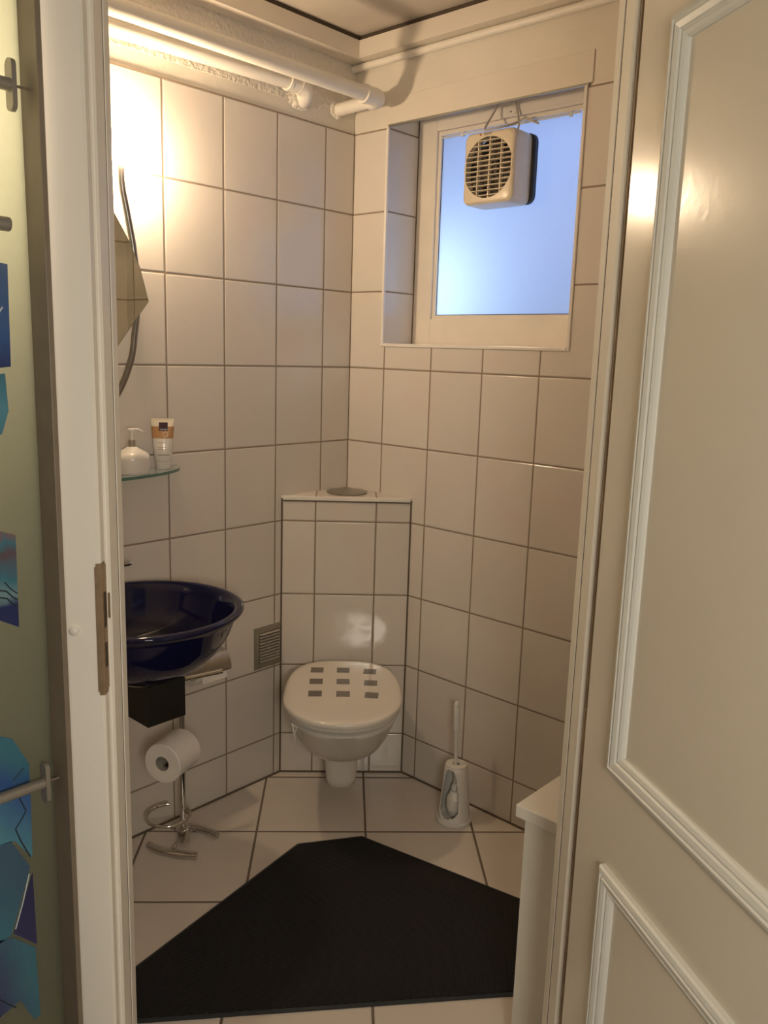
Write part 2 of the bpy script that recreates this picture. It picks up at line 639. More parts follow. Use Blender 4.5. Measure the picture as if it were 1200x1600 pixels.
# white board above the window and its grey lower edge
bm = B()
box(bm, WX0 - 0.008, WX1 + 0.018, -0.0004, 0.022, 2.156, 2.236)
struct(obj('trim_4', bm, M['paint'], bevel=0.0015))
bm = B()
box(bm, WX0 + 0.002, WX1 + 0.010, -0.0040, 0.004, 2.150, 2.1558)
struct(obj('trim_5', bm, M['vent_metal']))

# other walls of the toilet room
bm = B()
box(bm, XR, XR + 0.1, -0.80, 0.0, -0.02, 2.5)
struct(obj('wall_right', bm, M['tile_left']))
bm = B()
box(bm, 0.0, 0.68, YL - 0.10, YL, -0.02, 2.5)
struct(obj('wall_side', bm, M['tile_back']))

# door wall (diagonal) with the door opening
RL, RR = -0.385, 0.400
bm = B()
fbox(bm, FW0, FW1, -0.80, RL, -0.02, 2.5)
fbox(bm, FW0, FW1, RR, 1.75, -0.02, 2.5)
fbox(bm, FW0, FW1, RL, RR, 2.03, 2.5)
struct(obj('wall_front', bm, M['hall_wall']))

# cistern housing cut across the corner
bm = B()
LEG = 0.303
ZB = 0.970
prism(bm, [(0.0005, -0.0005, -0.01), (0.0005, -LEG, -0.01), (LEG, -0.0005, -0.01)], (0, 0, ZB + 0.01), 0)
struct(obj('wall_cistern', bm, M['tile_cut']))
bm = B()
prism(bm, [(0.0005, -0.0005, ZB), (0.0005, -LEG - 0.004, ZB), (LEG + 0.004, -0.0005, ZB)], (0, 0, 0.0095))
struct(obj('trim_6', bm, [M['tile_cut_top']], bevel=0.002))
# pale glazed front edge and dark silicone joints of the housing
bm = B()
fbox(bm, -0.2195, -0.2155, -0.209, 0.209, ZB - 0.004, ZB + 0.0088)
struct(obj('trim_7', bm, M['trim_white'], bevel=0.001))
bm = B()
for s in (-1, 1):
    fbox(bm, -0.2165, -0.2105, s * 0.2125 - 0.0028, s * 0.2125 + 0.0028, 0.0, ZB + 0.006)
fbox(bm, -0.2185, -0.213, -0.212, 0.212, 0.0, 0.005)
box(bm, 0.0, 0.005, YL, -LEG, 0.0, 0.005)
box(bm, LEG, XR, -0.005, 0.0, 0.0, 0.005)
fbox(bm, -0.2168, -0.2135, -0.208, 0.208, ZB - 0.0085, ZB - 0.0045)
struct(obj('trim_8', bm, M['grout_dark']))
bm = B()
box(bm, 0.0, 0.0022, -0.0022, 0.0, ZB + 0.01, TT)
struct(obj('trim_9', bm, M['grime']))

# floor
bm = B()
box(bm, -0.1, 3.3, -3.5, 0.05, -0.08, 0.0)
struct(obj('floor', bm, M['tile_floor']))

# ceilings
bm = B()
prism(bm, [(0, 0, HT), (0, YL, HT), (0.583, YL, HT), (XR, -0.713, HT), (XR, 0, HT)], (0, 0, 0.06))
struct(obj('ceiling', bm, M['ceiling']))
bm = B()
hp = [FR(FW0, -0.80, 2.46), FR(FW0, 1.75, 2.46), Vector((3.2, -3.4, 2.46)), Vector((0.30, -3.4, 2.46)), Vector((0.3, -1.85, 2.46))]
prism(bm, hp, (0, 0, 0.06))
struct(obj('ceiling_hall', bm, M['hall_wall']))
# boxed fascia boards under the ceiling and the dark shadow gap above them
bm = B()
box(bm, 0.0, 0.062, YL, -0.052, 2.354, 2.406)
struct(obj('trim_10', bm, M['paint'], bevel=0.0012))
bm = B()
box(bm, 0.0, XR, -0.052, 0.0, 2.354, 2.406)
struct(obj('trim_11', bm, M['paint'], bevel=0.0012))
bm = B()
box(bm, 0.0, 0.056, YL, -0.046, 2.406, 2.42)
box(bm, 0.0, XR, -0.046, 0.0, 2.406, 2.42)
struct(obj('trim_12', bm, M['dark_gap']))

# hall walls
bm = B()
box(bm, 3.2, 3.3, -3.5, 0.8, -0.02, 2.5)
struct(obj('wall_hall_right', bm, M['hall_wall']))
bm = B()
box(bm, 0.20, 3.3, -3.5, -3.4, -0.02, 2.5)
struct(obj('wall_hall_rear', bm, M['hall_wall']))
bm = B()
box(bm, 0.90, 0.955, -3.4, -2.56, -0.02, 2.46)
box(bm, 0.90, 0.955, -2.56, -1.545, 2.16, 2.46)
struct(obj('wall_hall_left', bm, M['hall_wall']))
bm = B()
box(bm, 0.20, 0.30, -3.4, -1.80, -0.02, 2.5)
struct(obj('wall_partition_rear', bm, M['hall_wall']))


# ------------------------------------------------------------------ window
def rect_frame(bm, x0, x1, z0, z1, w, y0, y1, wb=None, wt=None):
    wb = w if wb is None else wb
    wt = w if wt is None else wt
    box(bm, x0, x0 + w, y0, y1, z0, z1)
    box(bm, x1 - w, x1, y0, y1, z0, z1)
    box(bm, x0 + w, x1 - w, y0, y1, z0, z0 + wb)
    box(bm, x0 + w, x1 - w, y0, y1, z1 - wt, z1)


win = bpy.data.objects.new('window_1', None)
COL.objects.link(win)
win.location = (0.5, 0.16, 1.48)
win['_w'] = (0.5, 0.16, 1.48)
struct(win)
bm = B()
rect_frame(bm, WX0 + 0.001, WX1 - 0.001, WZ0 + 0.002, WZ1 - 0.001, 0.078, 0.147, 0.20, wb=0.088, wt=0.069)
obj('window_frame', bm, M['paint_frame'], win, bevel=0.002)
bm = B()
rect_frame(bm, 0.2275, 0.7675, 1.5630, 2.1555, 0.013, 0.156, 0.178, wb=0.014, wt=0.014)
obj('glazing_bead', bm, M['paint_frame'], win, bevel=0.0015)
bm = B()
for (a, b_, c, d) in ((0.2400, 0.7560, 1.5770, 1.5795), (0.2400, 0.2420, 1.5770, 2.142)):
    box(bm, a, b_, 0.1625, 0.1645, c, d)
obj('putty_line', bm, M['gasket'], win)
bm = B()
box(bm, 0.238, 0.757, 0.165, 0.170, 1.574, 2.146)
obj('pane', bm, M['pane'], win)
bm = B()
lathe(bm, [(0.0, 0.0), (0.013, 0.0), (0.012, 0.0025), (0.0, 0.003)], (0.512, 0.1470, 2.170), 24, axis=(0, -1, 0), sy=1.5)
pl = obj('screw_plate', bm, M['paint_frame'], win, smooth=True)
bm = B()
lathe(bm, [(0.0, 0.0), (0.0028, 0.0), (0.002, 0.001), (0.0, 0.001)], (0.512, 0.1442, 2.170), 12, axis=(0, -1, 0))
obj('screw', bm, M['dark_gap'], pl)

bm = B()
box(bm, WX0 + 0.0025, WX0 + 0.0050, 0.1445, 0.1475, WZ0 + 0.003, 2.20)
box(bm, WX0 + 0.005, WX1 - 0.004, 0.1450, 0.1475, WZ0 + 0.003, WZ0 + 0.0048)
struct(obj('trim_13', bm, M['grime']))

# ------------------------------------------------------------------ door frame (casings and linings, with rebates)
def jamb(side):
    """vertical section in the diagonal frame (r, f)"""
    ro, rb, rl = (0.432, 0.3555, 0.349) if side < 0 else (0.455, 0.3722, 0.3590)
    rw = 0.3848 if side < 0 else 0.3998
    sec = [(ro, -1.7415), (ro, -1.753), (ro - 0.003, -1.756), (rb + 0.0035, -1.756), (rb, -1.752), (rb, -1.734), (rb - 0.002, -1.731),
           (rl + 0.003, -1.731), (rl, -1.727), (rl, -1.6885), (rl + 0.0025, -1.6875), (rl + 0.0025, -1.6815), (rl, -1.6800),
           (rl, -1.655), (rl + 0.003, -1.652), (ro - 0.02, -1.652), (ro - 0.02, -1.6632), (rw, -1.6632), (rw, -1.7415)]
    sec = [(side * r, f) for r, f in sec]
    return sec


dfr = bpy.data.objects.new('door_frame', None)
COL.objects.link(dfr)
dfr.location = FR(-1.70, 0.0, 0.0)
dfr['_w'] = tuple(dfr.location)
dfr['kind'] = 'structure'
for s in (-1, 1):
    bm = B()
    prism(bm, [FR(f, r, 0.0) for r, f in jamb(s)], (0, 0, 2.03))
    obj('jamb', bm, M['casing'], dfr)
bm = B()
fbox(bm, -1.756, -1.652, -0.384, 0.399, 1.995, 2.03)
fbox(bm, -1.756, -1.7415, -0.432, 0.455, 2.03, 2.06)
obj('head', bm, M['casing'], dfr, bevel=0.002)
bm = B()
fbox(bm, -1.7385, -1.7315, 0.3650, 0.3715, 0.0, 1.99)  # brown strip painting the shade of the gap between stop and leaf
obj('gap_shade_strip', bm, M['gap_shade'], dfr)
# dark joint between the two boards of the lining
for r0, r1 in ((-0.3513, -0.3500), (0.3600, 0.3613)):
    bm = B()
    fbox(bm, -1.6873, -1.6817, r0, r1, 0.0, 1.994)
    obj('joint_line', bm, M['dark_gap'], dfr)
# strike plate of the lock, wrapped round the rebate corner
bm = B()
Z0, Z1 = 0.945, 1.143
sp = []
w_ = 0.0015
sec = [(-0.3640, -1.756), (-0.3640, -1.7575), (-0.3560, -1.7575), (-0.3540, -1.7555), (-0.3540, -1.7345), (-0.3555, -1.7345), (-0.3555, -1.756)]
prism(bm, [FR(f, r, Z0 + 0.005) for r, f in sec], (0, 0, Z1 - Z0 - 0.010))
sec2 = [(-0.3620, -1.756), (-0.3620, -1.7575), (-0.3560, -1.7575), (-0.3540, -1.7555), (-0.3540, -1.7395), (-0.3555, -1.7395), (-0.3555, -1.756)]
prism(bm, [FR(f, r, Z0) for r, f in sec2], (0, 0, 0.005))
prism(bm, [FR(f, r, Z1 - 0.005) for r, f in sec2], (0, 0, 0.005))
stp = obj('strike_plate', bm, M['brass'], dfr)
for (za, zb) in ((1.046, 1.098), (0.985, 1.022)):
    bm = B()
    fbox(bm, -1.7500, -1.7410, -0.3541, -0.3533, za, zb)
    obj('keeper_slot', bm, M['dark_gap'], stp)
bm = B()
fbox(bm, -1.7318, -1.7308, -0.3535, -0.3505, 1.055, 1.093)
obj('latch_wear', bm, M['grime'], dfr)
# white round bumper on the casing
bm = B()
lathe(bm, [(0.0, 0.0), (0.0075, 0.0), (0.007, 0.004), (0.005, 0.006), (0.002, 0.007), (0.0, 0.007)], FR(-1.756, -0.3955, 1.043), 20, axis=(1 / S2, -1 / S2, 0))
obj('bumper', bm, M['white_plastic'], dfr, smooth=True)

# ------------------------------------------------------------------ open panelled door leaf
HX, HY = 1.4983, -0.9928
DL = Vector((0.8251135, -0.564967, 0))
DN = Vector((-0.564967, -0.8251135, 0))     # out of the visible face


def DP(u, h, z):
    return Vector((HX, HY, 0)) + DL * u + DN * h + Vector((0, 0, z))


dr = bpy.data.objects.new('door_1', None)
COL.objects.link(dr)
dr.location = (HX, HY, 0)
dr['_w'] = (HX, HY, 0.0)
struct(dr)
LW, LH = 0.765, 1.985
bm = B()
prism(bm, [DP(0.004, 0, 0.008), DP(LW, 0, 0.008), DP(LW, -0.040, 0.008), DP(0.016, -0.040, 0.008), DP(0.016, -0.026, 0.008), DP(0.004, -0.026, 0.008)], (0, 0, LH - 0.008))
obj('door_leaf', bm, M['door_paint'], dr, bevel=0.0025, bseg=3)


def moulding(u0, u1, z0, z1, prof):
    bm = B()
    loops = []
    for d, h in prof:
        loops.append([bm.verts.new(DP(u, h, z)) for u, z in ((u0 + d, z0 + d), (u1 - d, z0 + d), (u1 - d, z1 - d), (u0 + d, z1 - d))])
    for a, b_ in zip(loops, loops[1:]):
        for i in range(4):
            bm.faces.new((a[i], a[(i + 1) % 4], b_[(i + 1) % 4], b_[i]))
    return bm


PROF = [(0.0, -0.001), (0.0, 0.007), (0.002, 0.010), (0.008, 0.012), (0.0105, 0.0095), (0.0125, 0.0095), (0.014, 0.012), (0.021, 0.010),
        (0.023, 0.0075), (0.025, 0.0075), (0.0265, 0.0085), (0.031, 0.006), (0.034, 0.003), (0.034, -0.001)]
obj('upper_moulding', moulding(0.090, 0.680, 0.882, 1.855, PROF), M['moulding'], dr)
obj('lower_moulding', moulding(0.094, 0.680, 0.130, 0.738, PROF), M['moulding'], dr)
# lever handle near the far (off-picture) edge
bm = B()
prism(bm, [DP(LW - 0.075, 0, 0.93), DP(LW - 0.040, 0, 0.93), DP(LW - 0.040, 0, 1.15), DP(LW - 0.075, 0, 1.15)], DN * 0.006)
pltn = obj('handle_plate', bm, M['brushed'], dr, bevel=0.002)
bm = B()
tube(bm, [DP(LW - 0.0575, 0.004, 1.09), DP(LW - 0.0575, 0.045, 1.09), DP(LW - 0.065, 0.052, 1.09), DP(LW - 0.17, 0.052, 1.086)], 0.008)
obj('door_handle', bm, M['brushed'], pltn, smooth=True)
for z in (0.25, 1.70):
    bm = B()
    lathe(bm, [(0.0065, 0), (0.0065, 0.09)], DP(-0.006, -0.030, z), 16)
    obj('hinge', bm, M['grime'], dr, smooth=True)

# ================================================================== PIPES
PX, PZ = 0.187, 2.207
bm = B()
pts = [(PX, YL + 0.001, PZ - 0.010), (PX, -0.60, PZ - 0.003), (PX, -0.150, PZ)]
tube(bm, pts, 0.0215, 20)
t = thing('heating_pipe', 'white painted pipe running farthest from the left wall, bent beside the window board', 'pipe', (PX, -0.09, PZ))
t.location = (PX, -0.09, PZ)
obj('pipe_run', bm, M['pipe'], t, smooth=True)
bm = B()
el = arc((PX - 0.028, -0.112, PZ), (1, 0, 0), (0, 1, 0), 0.030, 0, PI / 2, 10)
tube(bm, [(PX, -0.152, PZ), (PX, -0.125, PZ)] + [(p.x, p.y, p.z) for p in el] + [(PX - 0.042, -0.082, PZ)], 0.0255, 20)
tube(bm, [(PX, -0.158, PZ), (PX, -0.146, PZ)], 0.0275, 20)
obj('elbow', bm, M['pipe'], t, smooth=True)
bm = B()
tube(bm, [(PX - 0.036, -0.082, PZ), (0.0, -0.082, PZ - 0.002)], 0.0195, 20)
obj('pipe_stub', bm, M['pipe'], t, smooth=True)
bm = B()
bmesh.ops.create_icosphere(bm, subdivisions=3, radius=1.0)
for v in bm.verts:
    k = 1 + 0.14 * math.sin(v.co.x * 7 + v.co.z * 9) * math.cos(v.co.y * 8)
    v.co = Vector((-0.003 + abs(v.co.x) * 0.013 * k, -0.082 + v.co.y * 0.030 * k, PZ - 0.002 + v.co.z * 0.027 * k))
obj('plaster_collar', bm, M['plaster'], t, smooth=True)

t = thing('heating_pipe', 'white painted pipe close along the left wall, ending in a short elbow above the tiles', 'pipe', (0.030, -0.25, 2.23))
bm = B()
tube(bm, [(0.030, YL + 0.001, 2.205), (0.030, -0.9, 2.216), (0.030, -0.300, 2.230)], 0.0215, 20)
obj('pipe_run', bm, M['pipe'], t, smooth=True)
bm = B()
tube(bm, spline([(0.030, -0.315, 2.230), (0.030, -0.275, 2.229), (0.027, -0.248, 2.220), (0.014, -0.238, 2.205), (-0.006, -0.236, 2.198)], 6), 0.0255, 20)
for y in (-0.315, -0.272):
    tube(bm, [(0.030, y - 0.004, 2.230), (0.030, y + 0.004, 2.229)], 0.0275, 20)
obj('elbow', bm, M['pipe'], t, smooth=True)
bm = B()
bmesh.ops.create_icosphere(bm, subdivisions=3, radius=1.0)
for v in bm.verts:
    k = 1 + 0.16 * math.sin(v.co.x * 6 + v.co.z * 8) * math.cos(v.co.y * 7)
    v.co = Vector((-0.003 + abs(v.co.x) * 0.015 * k, -0.245 + v.co.y * 0.042 * k, 2.200 + v.co.z * 0.030 * k))
obj('plaster_collar', bm, M['plaster'], t, smooth=True)

bm = B()
tube(bm, [(0.0, -0.0115, 2.3425), (0.9, -0.0115, 2.3425), (XR, -0.0115, 2.3425)], 0.0112, 14)
o = obj('conduit_pipe', bm, M['pipe'], origin=(0.0, -0.0115, 2.3425), smooth=True)
tag(o, 'thin white pipe running under the ceiling board along the window wall', 'pipe')

# ================================================================== WINDOW FAN
FX0, FX1, FZ0, FZ1, FY0, FY1 = 0.408, 0.590, 1.897, 2.103, 0.060, 0.150
fcx, fcz, fr = 0.498, 2.000, 0.0865
t = thing('window_fan', 'cream square extractor fan mounted through the frosted window pane', 'fan', (fcx, 0.15, FZ0))


def rrect(x0, x1, z0, z1, r, y, n=72):
    """rounded rectangle sampled at even angles about its middle"""
    cx, cz, hx, hz = (x0 + x1) / 2, (z0 + z1) / 2, (x1 - x0) / 2, (z1 - z0) / 2
    out = []
    for i in range(n):
        a = 2 * PI * (i + 0.5) / n
        c_, s_ = abs(math.cos(a)), abs(math.sin(a))
        t_ = min(hx / max(c_, 1e-9), hz / max(s_, 1e-9))
        px, pz = t_ * c_, t_ * s_
        if px > hx - r and pz > hz - r:
            ex, ez = hx - r, hz - r
            b_ = c_ * ex + s_ * ez
            t_ = b_ + math.sqrt(max(0, b_ * b_ - (ex * ex + ez * ez - r * r)))
            px, pz = t_ * c_, t_ * s_
        out.append(Vector((cx + math.copysign(px, math.cos(a)), y, cz + math.copysign(pz, math.sin(a)))))
    return out


bm = B()
rings = []
for y, ins in ((FY1, 0.0), (FY0 + 0.012, 0.0), (FY0 + 0.005, 0.0015), (FY0 + 0.0015, 0.005), (FY0, 0.010)):
    rings.append(rrect(FX0 + ins, FX1 - ins, FZ0 + ins, FZ1 - ins, 0.020, y))
# circle ring for the opening, matched by angle
nn_ = len(rings[0])
circ = []
for p in rings[-1]:
    a = math.atan2(p.z - fcz, p.x - fcx)
    circ.append(Vector((fcx + (fr) * math.cos(a), FY0, fcz + fr * math.sin(a))))
circ2 = [Vector((p.x, FY0 + 0.020, p.z)) for p in circ]
loft(bm, rings + [circ, circ2], cap0=False, cap1=False)
obj('housing', bm, M['fan_plastic'], t, smooth=True)
bm = B()
lathe(bm, [(0.0, 0.0), (fr + 0.0035, 0.0), (fr + 0.0035, 0.004), (0, 0.004)], (fcx, FY0 + 0.036, fcz), 40, axis=(0, 1, 0))
obj('inner_guard', bm, M['fan_dark'], t)
bm = B()
lathe(bm, [(0.0, 0.0), (0.022, 0.0), (0.022, 0.014), (0, 0.016)], (fcx, FY0 + 0.034, fcz), 24, axis=(0, -1, 0))
for k in range(5):
    a = 2 * PI * k / 5
    d = Vector((math.cos(a), 0, math.sin(a)))
    s_ = Vector((-math.sin(a), 0, math.cos(a)))
    c0 = Vector((fcx, FY0 + 0.026, fcz))
    prism(bm, [c0 + d * 0.02 + s_ * 0.010, c0 + d * 0.078 + s_ * 0.028 + Vector((0, 0.007, 0)), c0 + d * 0.078 - s_ * 0.018 - Vector((0, 0.006, 0)), c0 + d * 0.02 - s_ * 0.010], (0, 0.002, 0))
obj('fan_blades', bm, M['fan_blade'], t)
for k in range(12):
    z = fcz - fr + (k + 0.5 + 0.15) * 2 * fr / 12.3
    hw = math.sqrt(max(0, fr ** 2 - (z - fcz) ** 2)) + 0.001
    bm = B()
    prism(bm, [(fcx - hw, FY0 + 0.001, z + 0.001), (fcx - hw, FY0 + 0.0095, z - 0.0008), (fcx - hw, FY0 + 0.0095, z - 0.0024), (fcx - hw, FY0 + 0.001, z - 0.001)], (2 * hw, 0, 0))
    obj('slat', bm, M['fan_plastic'], t)
for k in (-1, 0, 1):
    x = fcx + k * 0.0415
    hh = math.sqrt(fr ** 2 - (k * 0.0415) ** 2)
    bm = B()
    box(bm, x - 0.0018, x + 0.0018, FY0 + 0.006, FY0 + 0.017, fcz - hh, fcz + hh)
    obj('slat_support', bm, M['fan_plastic'], t)
bm = B()
loft(bm, [rrect(FX0 + 0.002, FX1 + 0.013, FZ0 + 0.004, FZ1 - 0.002, 0.024, FY1), rrect(FX0 + 0.002, FX1 + 0.013, FZ0 + 0.004, FZ1 - 0.002, 0.024, 0.1648)])
obj('rubber_gasket', bm, M['gasket'], t, smooth=True)
obj('maker_lettering', text_bm('Xpelair', 0.0105, (0.493, FY0 - 0.0004, 2.0945), (1, 0, 0), (0, 0, 1)), M['grey_print'], t)
bm = B()
lathe(bm, [(0.0, 0.0), (0.0032, 0.0), (0.0032, 0.0006), (0.0, 0.0006)], (0.4665, FY0, 2.0945), 12, axis=(0, -1, 0))
obj('maker_mark', bm, M['red_ink'], t)
bm = B()
box(bm, 0.530, 0.543, FY0 + 0.018, FY0 + 0.020, 1.936, 1.945)
obj('inner_label', bm, M['white_plastic'], t)

# cable looped over the fan
bm = B()
cp = spline([(0.488, 0.137, 2.222), (0.476, 0.132, 2.195), (0.462, 0.110, 2.150), (0.470, 0.075, 2.112), (0.500, 0.066, 2.107), (0.535, 0.080, 2.112),
             (0.555, 0.118, 2.128), (0.575, 0.132, 2.140), (0.600, 0.140, 2.128), (0.612, 0.146, 2.122)], 8)
tube(bm, cp, 0.0030, 8)
cp = spline([(0.528, 0.141, 2.222), (0.532, 0.140, 2.190), (0.545, 0.136, 2.150), (0.560, 0.120, 2.125), (0.572, 0.100, 2.1055)], 8)
tube(bm, cp, 0.0030, 8)
o = obj('power_cable', bm, M['cord'], origin=(0.50, 0.13, 2.11), smooth=True)
tag(o, 'thin beige cable looped between the window head and the fan top', 'cable')
# curtain wire rod along the top of the pane
t = thing('curtain_rod', 'thin white curtain rod across the top of the window pane', 'rod', (0.245, 0.150, 2.132))
bm = B()
tube(bm, [(0.245, 0.150, 2.132), (0.745, 0.150, 2.134)], 0.0028, 10)
obj('rod', bm, M['white_plastic'], t, smooth=True)
for x in (0.330, 0.715):
    bm = B()
    box(bm, x - 0.005, x + 0.005, 0.1465, 0.1558, 2.126, 2.141)
    obj('clamp', bm, M['white_plastic'], t, bevel=0.001)

# ================================================================== WALL LAMP + MIRROR
t = thing('wall_lamp', 'glowing opal globe lamp on a curved chrome tube beside the mirror', 'lamp', (0.0, -0.885, 1.83))
LP = Vector((0.075, -0.898, 1.925))
bm = B()
apts = spline([(0.056, -0.889, 1.896), (0.050, -0.884, 1.845), (0.046, -0.868, 1.775), (0.042, -0.852, 1.700), (0.040, -0.842, 1.610), (0.040, -0.844, 1.540),
               (0.041, -0.853, 1.480), (0.043, -0.866, 1.414), (0.046, -0.901, 1.338), (0.050, -0.960, 1.262), (0.050, -1.03, 1.215)], 10)
tube(bm, apts, 0.0085, 16)
obj('curved_tube', bm, M['steel_tube'], t, smooth=True)
for y, z in ((-0.842, 1.61), (-1.03, 1.215)):
    bm = B()
    tube(bm, [(0.0, y, z), (0.045, y, z)], 0.005, 10)
    lathe(bm, [(0.0, 0), (0.014, 0), (0.013, 0.004), (0.0, 0.005)], (0.0, y, z), 20, axis=(1, 0, 0))
    obj('wall_bracket', bm, M['chrome'], t, smooth=True)
bm = B()
bmesh.ops.create_icosphere(bm, subdivisions=3, radius=0.032)
bmesh.ops.translate(bm, verts=bm.verts[:], vec=Vector((0.060, -0.890, 1.924)))
obj('opal_globe', bm, emit_mat('opal_globe', LAMP_COL, LAMP_POWER), t, smooth=True)

# kite-shaped mirror held off the wall
t = thing('mirror', 'frameless angular wall mirror with pointed corners above the glass shelf', 'mirror', (0.08, -1.02, 1.40))
poly = [(-1.005, 1.875), (-0.972, 1.838), (-0.935, 1.770), (-0.893, 1.702), (-0.865, 1.641), (-0.843, 1.561), (-0.889, 1.504), (-0.930, 1.451),
        (-1.010, 1.350), (-1.090, 1.450), (-1.175, 1.560), (-1.150, 1.641), (-1.115, 1.702), (-1.070, 1.775), (-1.035, 1.840)]
bm = B()
prism(bm, [(0.0915, y, z) for y, z in poly], (0.005, 0, 0))
obj('glass_body', bm, M['glass_edge'], t, bevel=0.0006)
bm = B()
prism(bm, [(0.0976, -1.02 + (y + 1.02) * 0.985, 1.60 + (z - 1.60) * 0.985) for y, z in poly], (0.0012, 0, 0))
obj('mirror_face', bm, M['mirror'], t)
for z in (1.48, 1.70):
    bm = B()
    tube(bm, [(0.0, -1.0, z), (0.0925, -1.0, z)], 0.007, 12)
    obj('standoff', bm, M['chrome'], t, smooth=True)

# ================================================================== GLASS SHELF + TOILETRIES
SZ = 1.112
t = thing('glass_shelf', 'half-round greenish glass shelf on the tiled left wall', 'shelf', (0, -0.99, SZ - 0.008))
bm = B()
out = [(0.0006, -0.99 - 0.285, SZ - 0.008)] + [(0.0006 + 0.135 * math.sin(PI * i / 28), -0.99 - 0.285 * math.cos(PI * i / 28), SZ - 0.008) for i in range(1, 28)] + [(0.0006, -0.99 + 0.285, SZ - 0.008)]
fs = prism(bm, out, (0, 0, 0.008), 0)
for f in fs[2:]:
    f.material_index = 1
obj('shelf_plate', bm, [M['shelf_glass'], M['glass_edge']], t)
for y in (-0.835, -1.145):
    bm = B()
    lathe(bm, [(0.0, 0.0), (0.012, 0.0), (0.012, 0.020), (0.006, 0.026), (0.0, 0.027)], (0.0, y, SZ - 0.004), 20, axis=(1, 0, 0))
    obj('shelf_clamp', bm, M['chrome'], t, smooth=True)

t = thing('soap_dispenser', 'squat white pump soap dispenser with a silver collar on the glass shelf', 'soap dispenser', (0.070, -0.895, SZ))
c = (0.070, -0.887, SZ + 0.0003)
bm = B()
lathe(bm, [(0.0, 0), (0.043, 0), (0.0455, 0.004), (0.0462, 0.040), (0.0450, 0.0475), (0.0405, 0.0535), (0.031, 0.0595), (0.017, 0.0665), (0.0115, 0.071), (0, 0.071)], c, 40)
obj('bottle', bm, M['soap'], t, smooth=True)
bm = B()
lathe(bm, [(0.0, 0.0712), (0.0105, 0.0712), (0.0105, 0.088), (0.0, 0.088)], c, 24)
obj('collar', bm, M['chrome'], t, smooth=True)
bm = B()
lathe(bm, [(0.0, 0.0882), (0.0045, 0.0882), (0.0042, 0.106), (0.007, 0.110), (0.007, 0.117), (0.0, 0.118)], c, 20)
tube(bm, spline([(c[0] - 0.004, c[1] - 0.010, c[2] + 0.116), (c[0], c[1] + 0.004, c[2] + 0.1165), (c[0] + 0.003, c[1] + 0.018, c[2] + 0.115), (c[0] + 0.005, c[1] + 0.029, c[2] + 0.109)], 6), [0.0030] * 19, 10)
obj('pump_head', bm, M['white_plastic'], t, smooth=True)

# hand cream tube, standing on its cap
tc_ = Vector((0.045, -0.776, SZ + 0.0003))
td = Vector((0.50, 0.866, 0)).normalized()      # width direction: face turned towards the doorway
td = Vector((0.62, 0.785, 0)).normalized()
tn = Vector((td.y, -td.x, 0))
t = thing('cream_tube', 'cream and tan hand cream tube standing on its cap on the glass shelf', 'tube', tuple(tc_))


def oval(w, d, z, n=28):
    return [tc_ + td * (w * math.cos(2 * PI * i / n)) + tn * (d * math.sin(2 * PI * i / n)) + Vector((0, 0, z)) for i in range(n)]


bm = B()
loft(bm, [oval(0.0225, 0.0185, 0.022), oval(0.0245, 0.0195, 0.026), oval(0.0265, 0.018, 0.060), oval(0.0285, 0.014, 0.085)])
obj('tube_lower', bm, M['soap'], t, smooth=True)
bm = B()
loft(bm, [oval(0.0285, 0.014, 0.085), oval(0.0300, 0.010, 0.105), oval(0.0308, 0.0072, 0.118)])
obj('tan_band', bm, M['tan_print'], t, smooth=True)
bm = B()
loft(bm, [oval(0.0308, 0.0072, 0.118), oval(0.0314, 0.003, 0.130), oval(0.0318, 0.0012, 0.133), oval(0.0318, 0.0012, 0.140)])
obj('crimped_end', bm, M['tube_cream'], t, smooth=True)
bm = B()
loft(bm, [oval(0.0205, 0.0175, 0.0), oval(0.0215, 0.0185, 0.002), oval(0.0215, 0.0185, 0.0215)])
obj('cap', bm, M['soap'], t, smooth=True)


def on_tube(u, z, h=0.0):
    # point on the front of the tube at height z
    pr = [(0.022, 0.0225, 0.0185), (0.026, 0.0245, 0.0195), (0.060, 0.0265, 0.018), (0.085, 0.0285, 0.014), (0.105, 0.030, 0.010), (0.118, 0.0308, 0.0072), (0.130, 0.0314, 0.003), (0.14, 0.0318, 0.0012)]
    for a, b_ in zip(pr, pr[1:]):
        if z <= b_[0]:
            k = (z - a[0]) / (b_[0] - a[0])
            w, d = a[1] + (b_[1] - a[1]) * k, a[2] + (b_[2] - a[2]) * k
            break
    return tc_ + td * u + tn * (d * math.sqrt(max(0, 1 - (u / w) ** 2)) + h) + Vector((0, 0, z))


def patch(u0, u1, z0, z1, h=0.0004, nu=6, nz=4):
    bm = B()
    g = [[bm.verts.new(on_tube(u0 + (u1 - u0) * i / nu, z0 + (z1 - z0) * j / nz, h)) for i in range(nu + 1)] for j in range(nz + 1)]
    for j in range(nz):
        for i in range(nu):
            bm.faces.new((g[j][i], g[j][i + 1], g[j + 1][i + 1], g[j + 1][i]))
    return bm


pm = obj('plum_label', patch(-0.0095, 0.0145, 0.106, 0.129), M['plum'], t)
x3 = td
obj('lettering', text_bm('Loren', 0.0085, on_tube(0.0035, 0.1105, 0.0015), td, (0, 0, 1)), M['ink_light'], pm)
bm = B()
tube(bm, [on_tube(0.0085 + 0.0065 * math.cos(a), 0.0965 + 0.0065 * math.sin(a), 0.001) for a in [2 * PI * k / 20 for k in range(20)]], 0.0007, 6, closed=True)
obj('round_motif', bm, M['tube_cream'], t)
obj('grey_line', patch(-0.013, 0.018, 0.0385, 0.0410), M['grey_print'], t)
for z0, w0 in ((0.060, 0.012), (0.054, 0.013), (0.073, 0.014)):
    obj('print_line', patch(-w0, w0 * 0.8, z0, z0 + 0.0012), M['tan_print'], t)

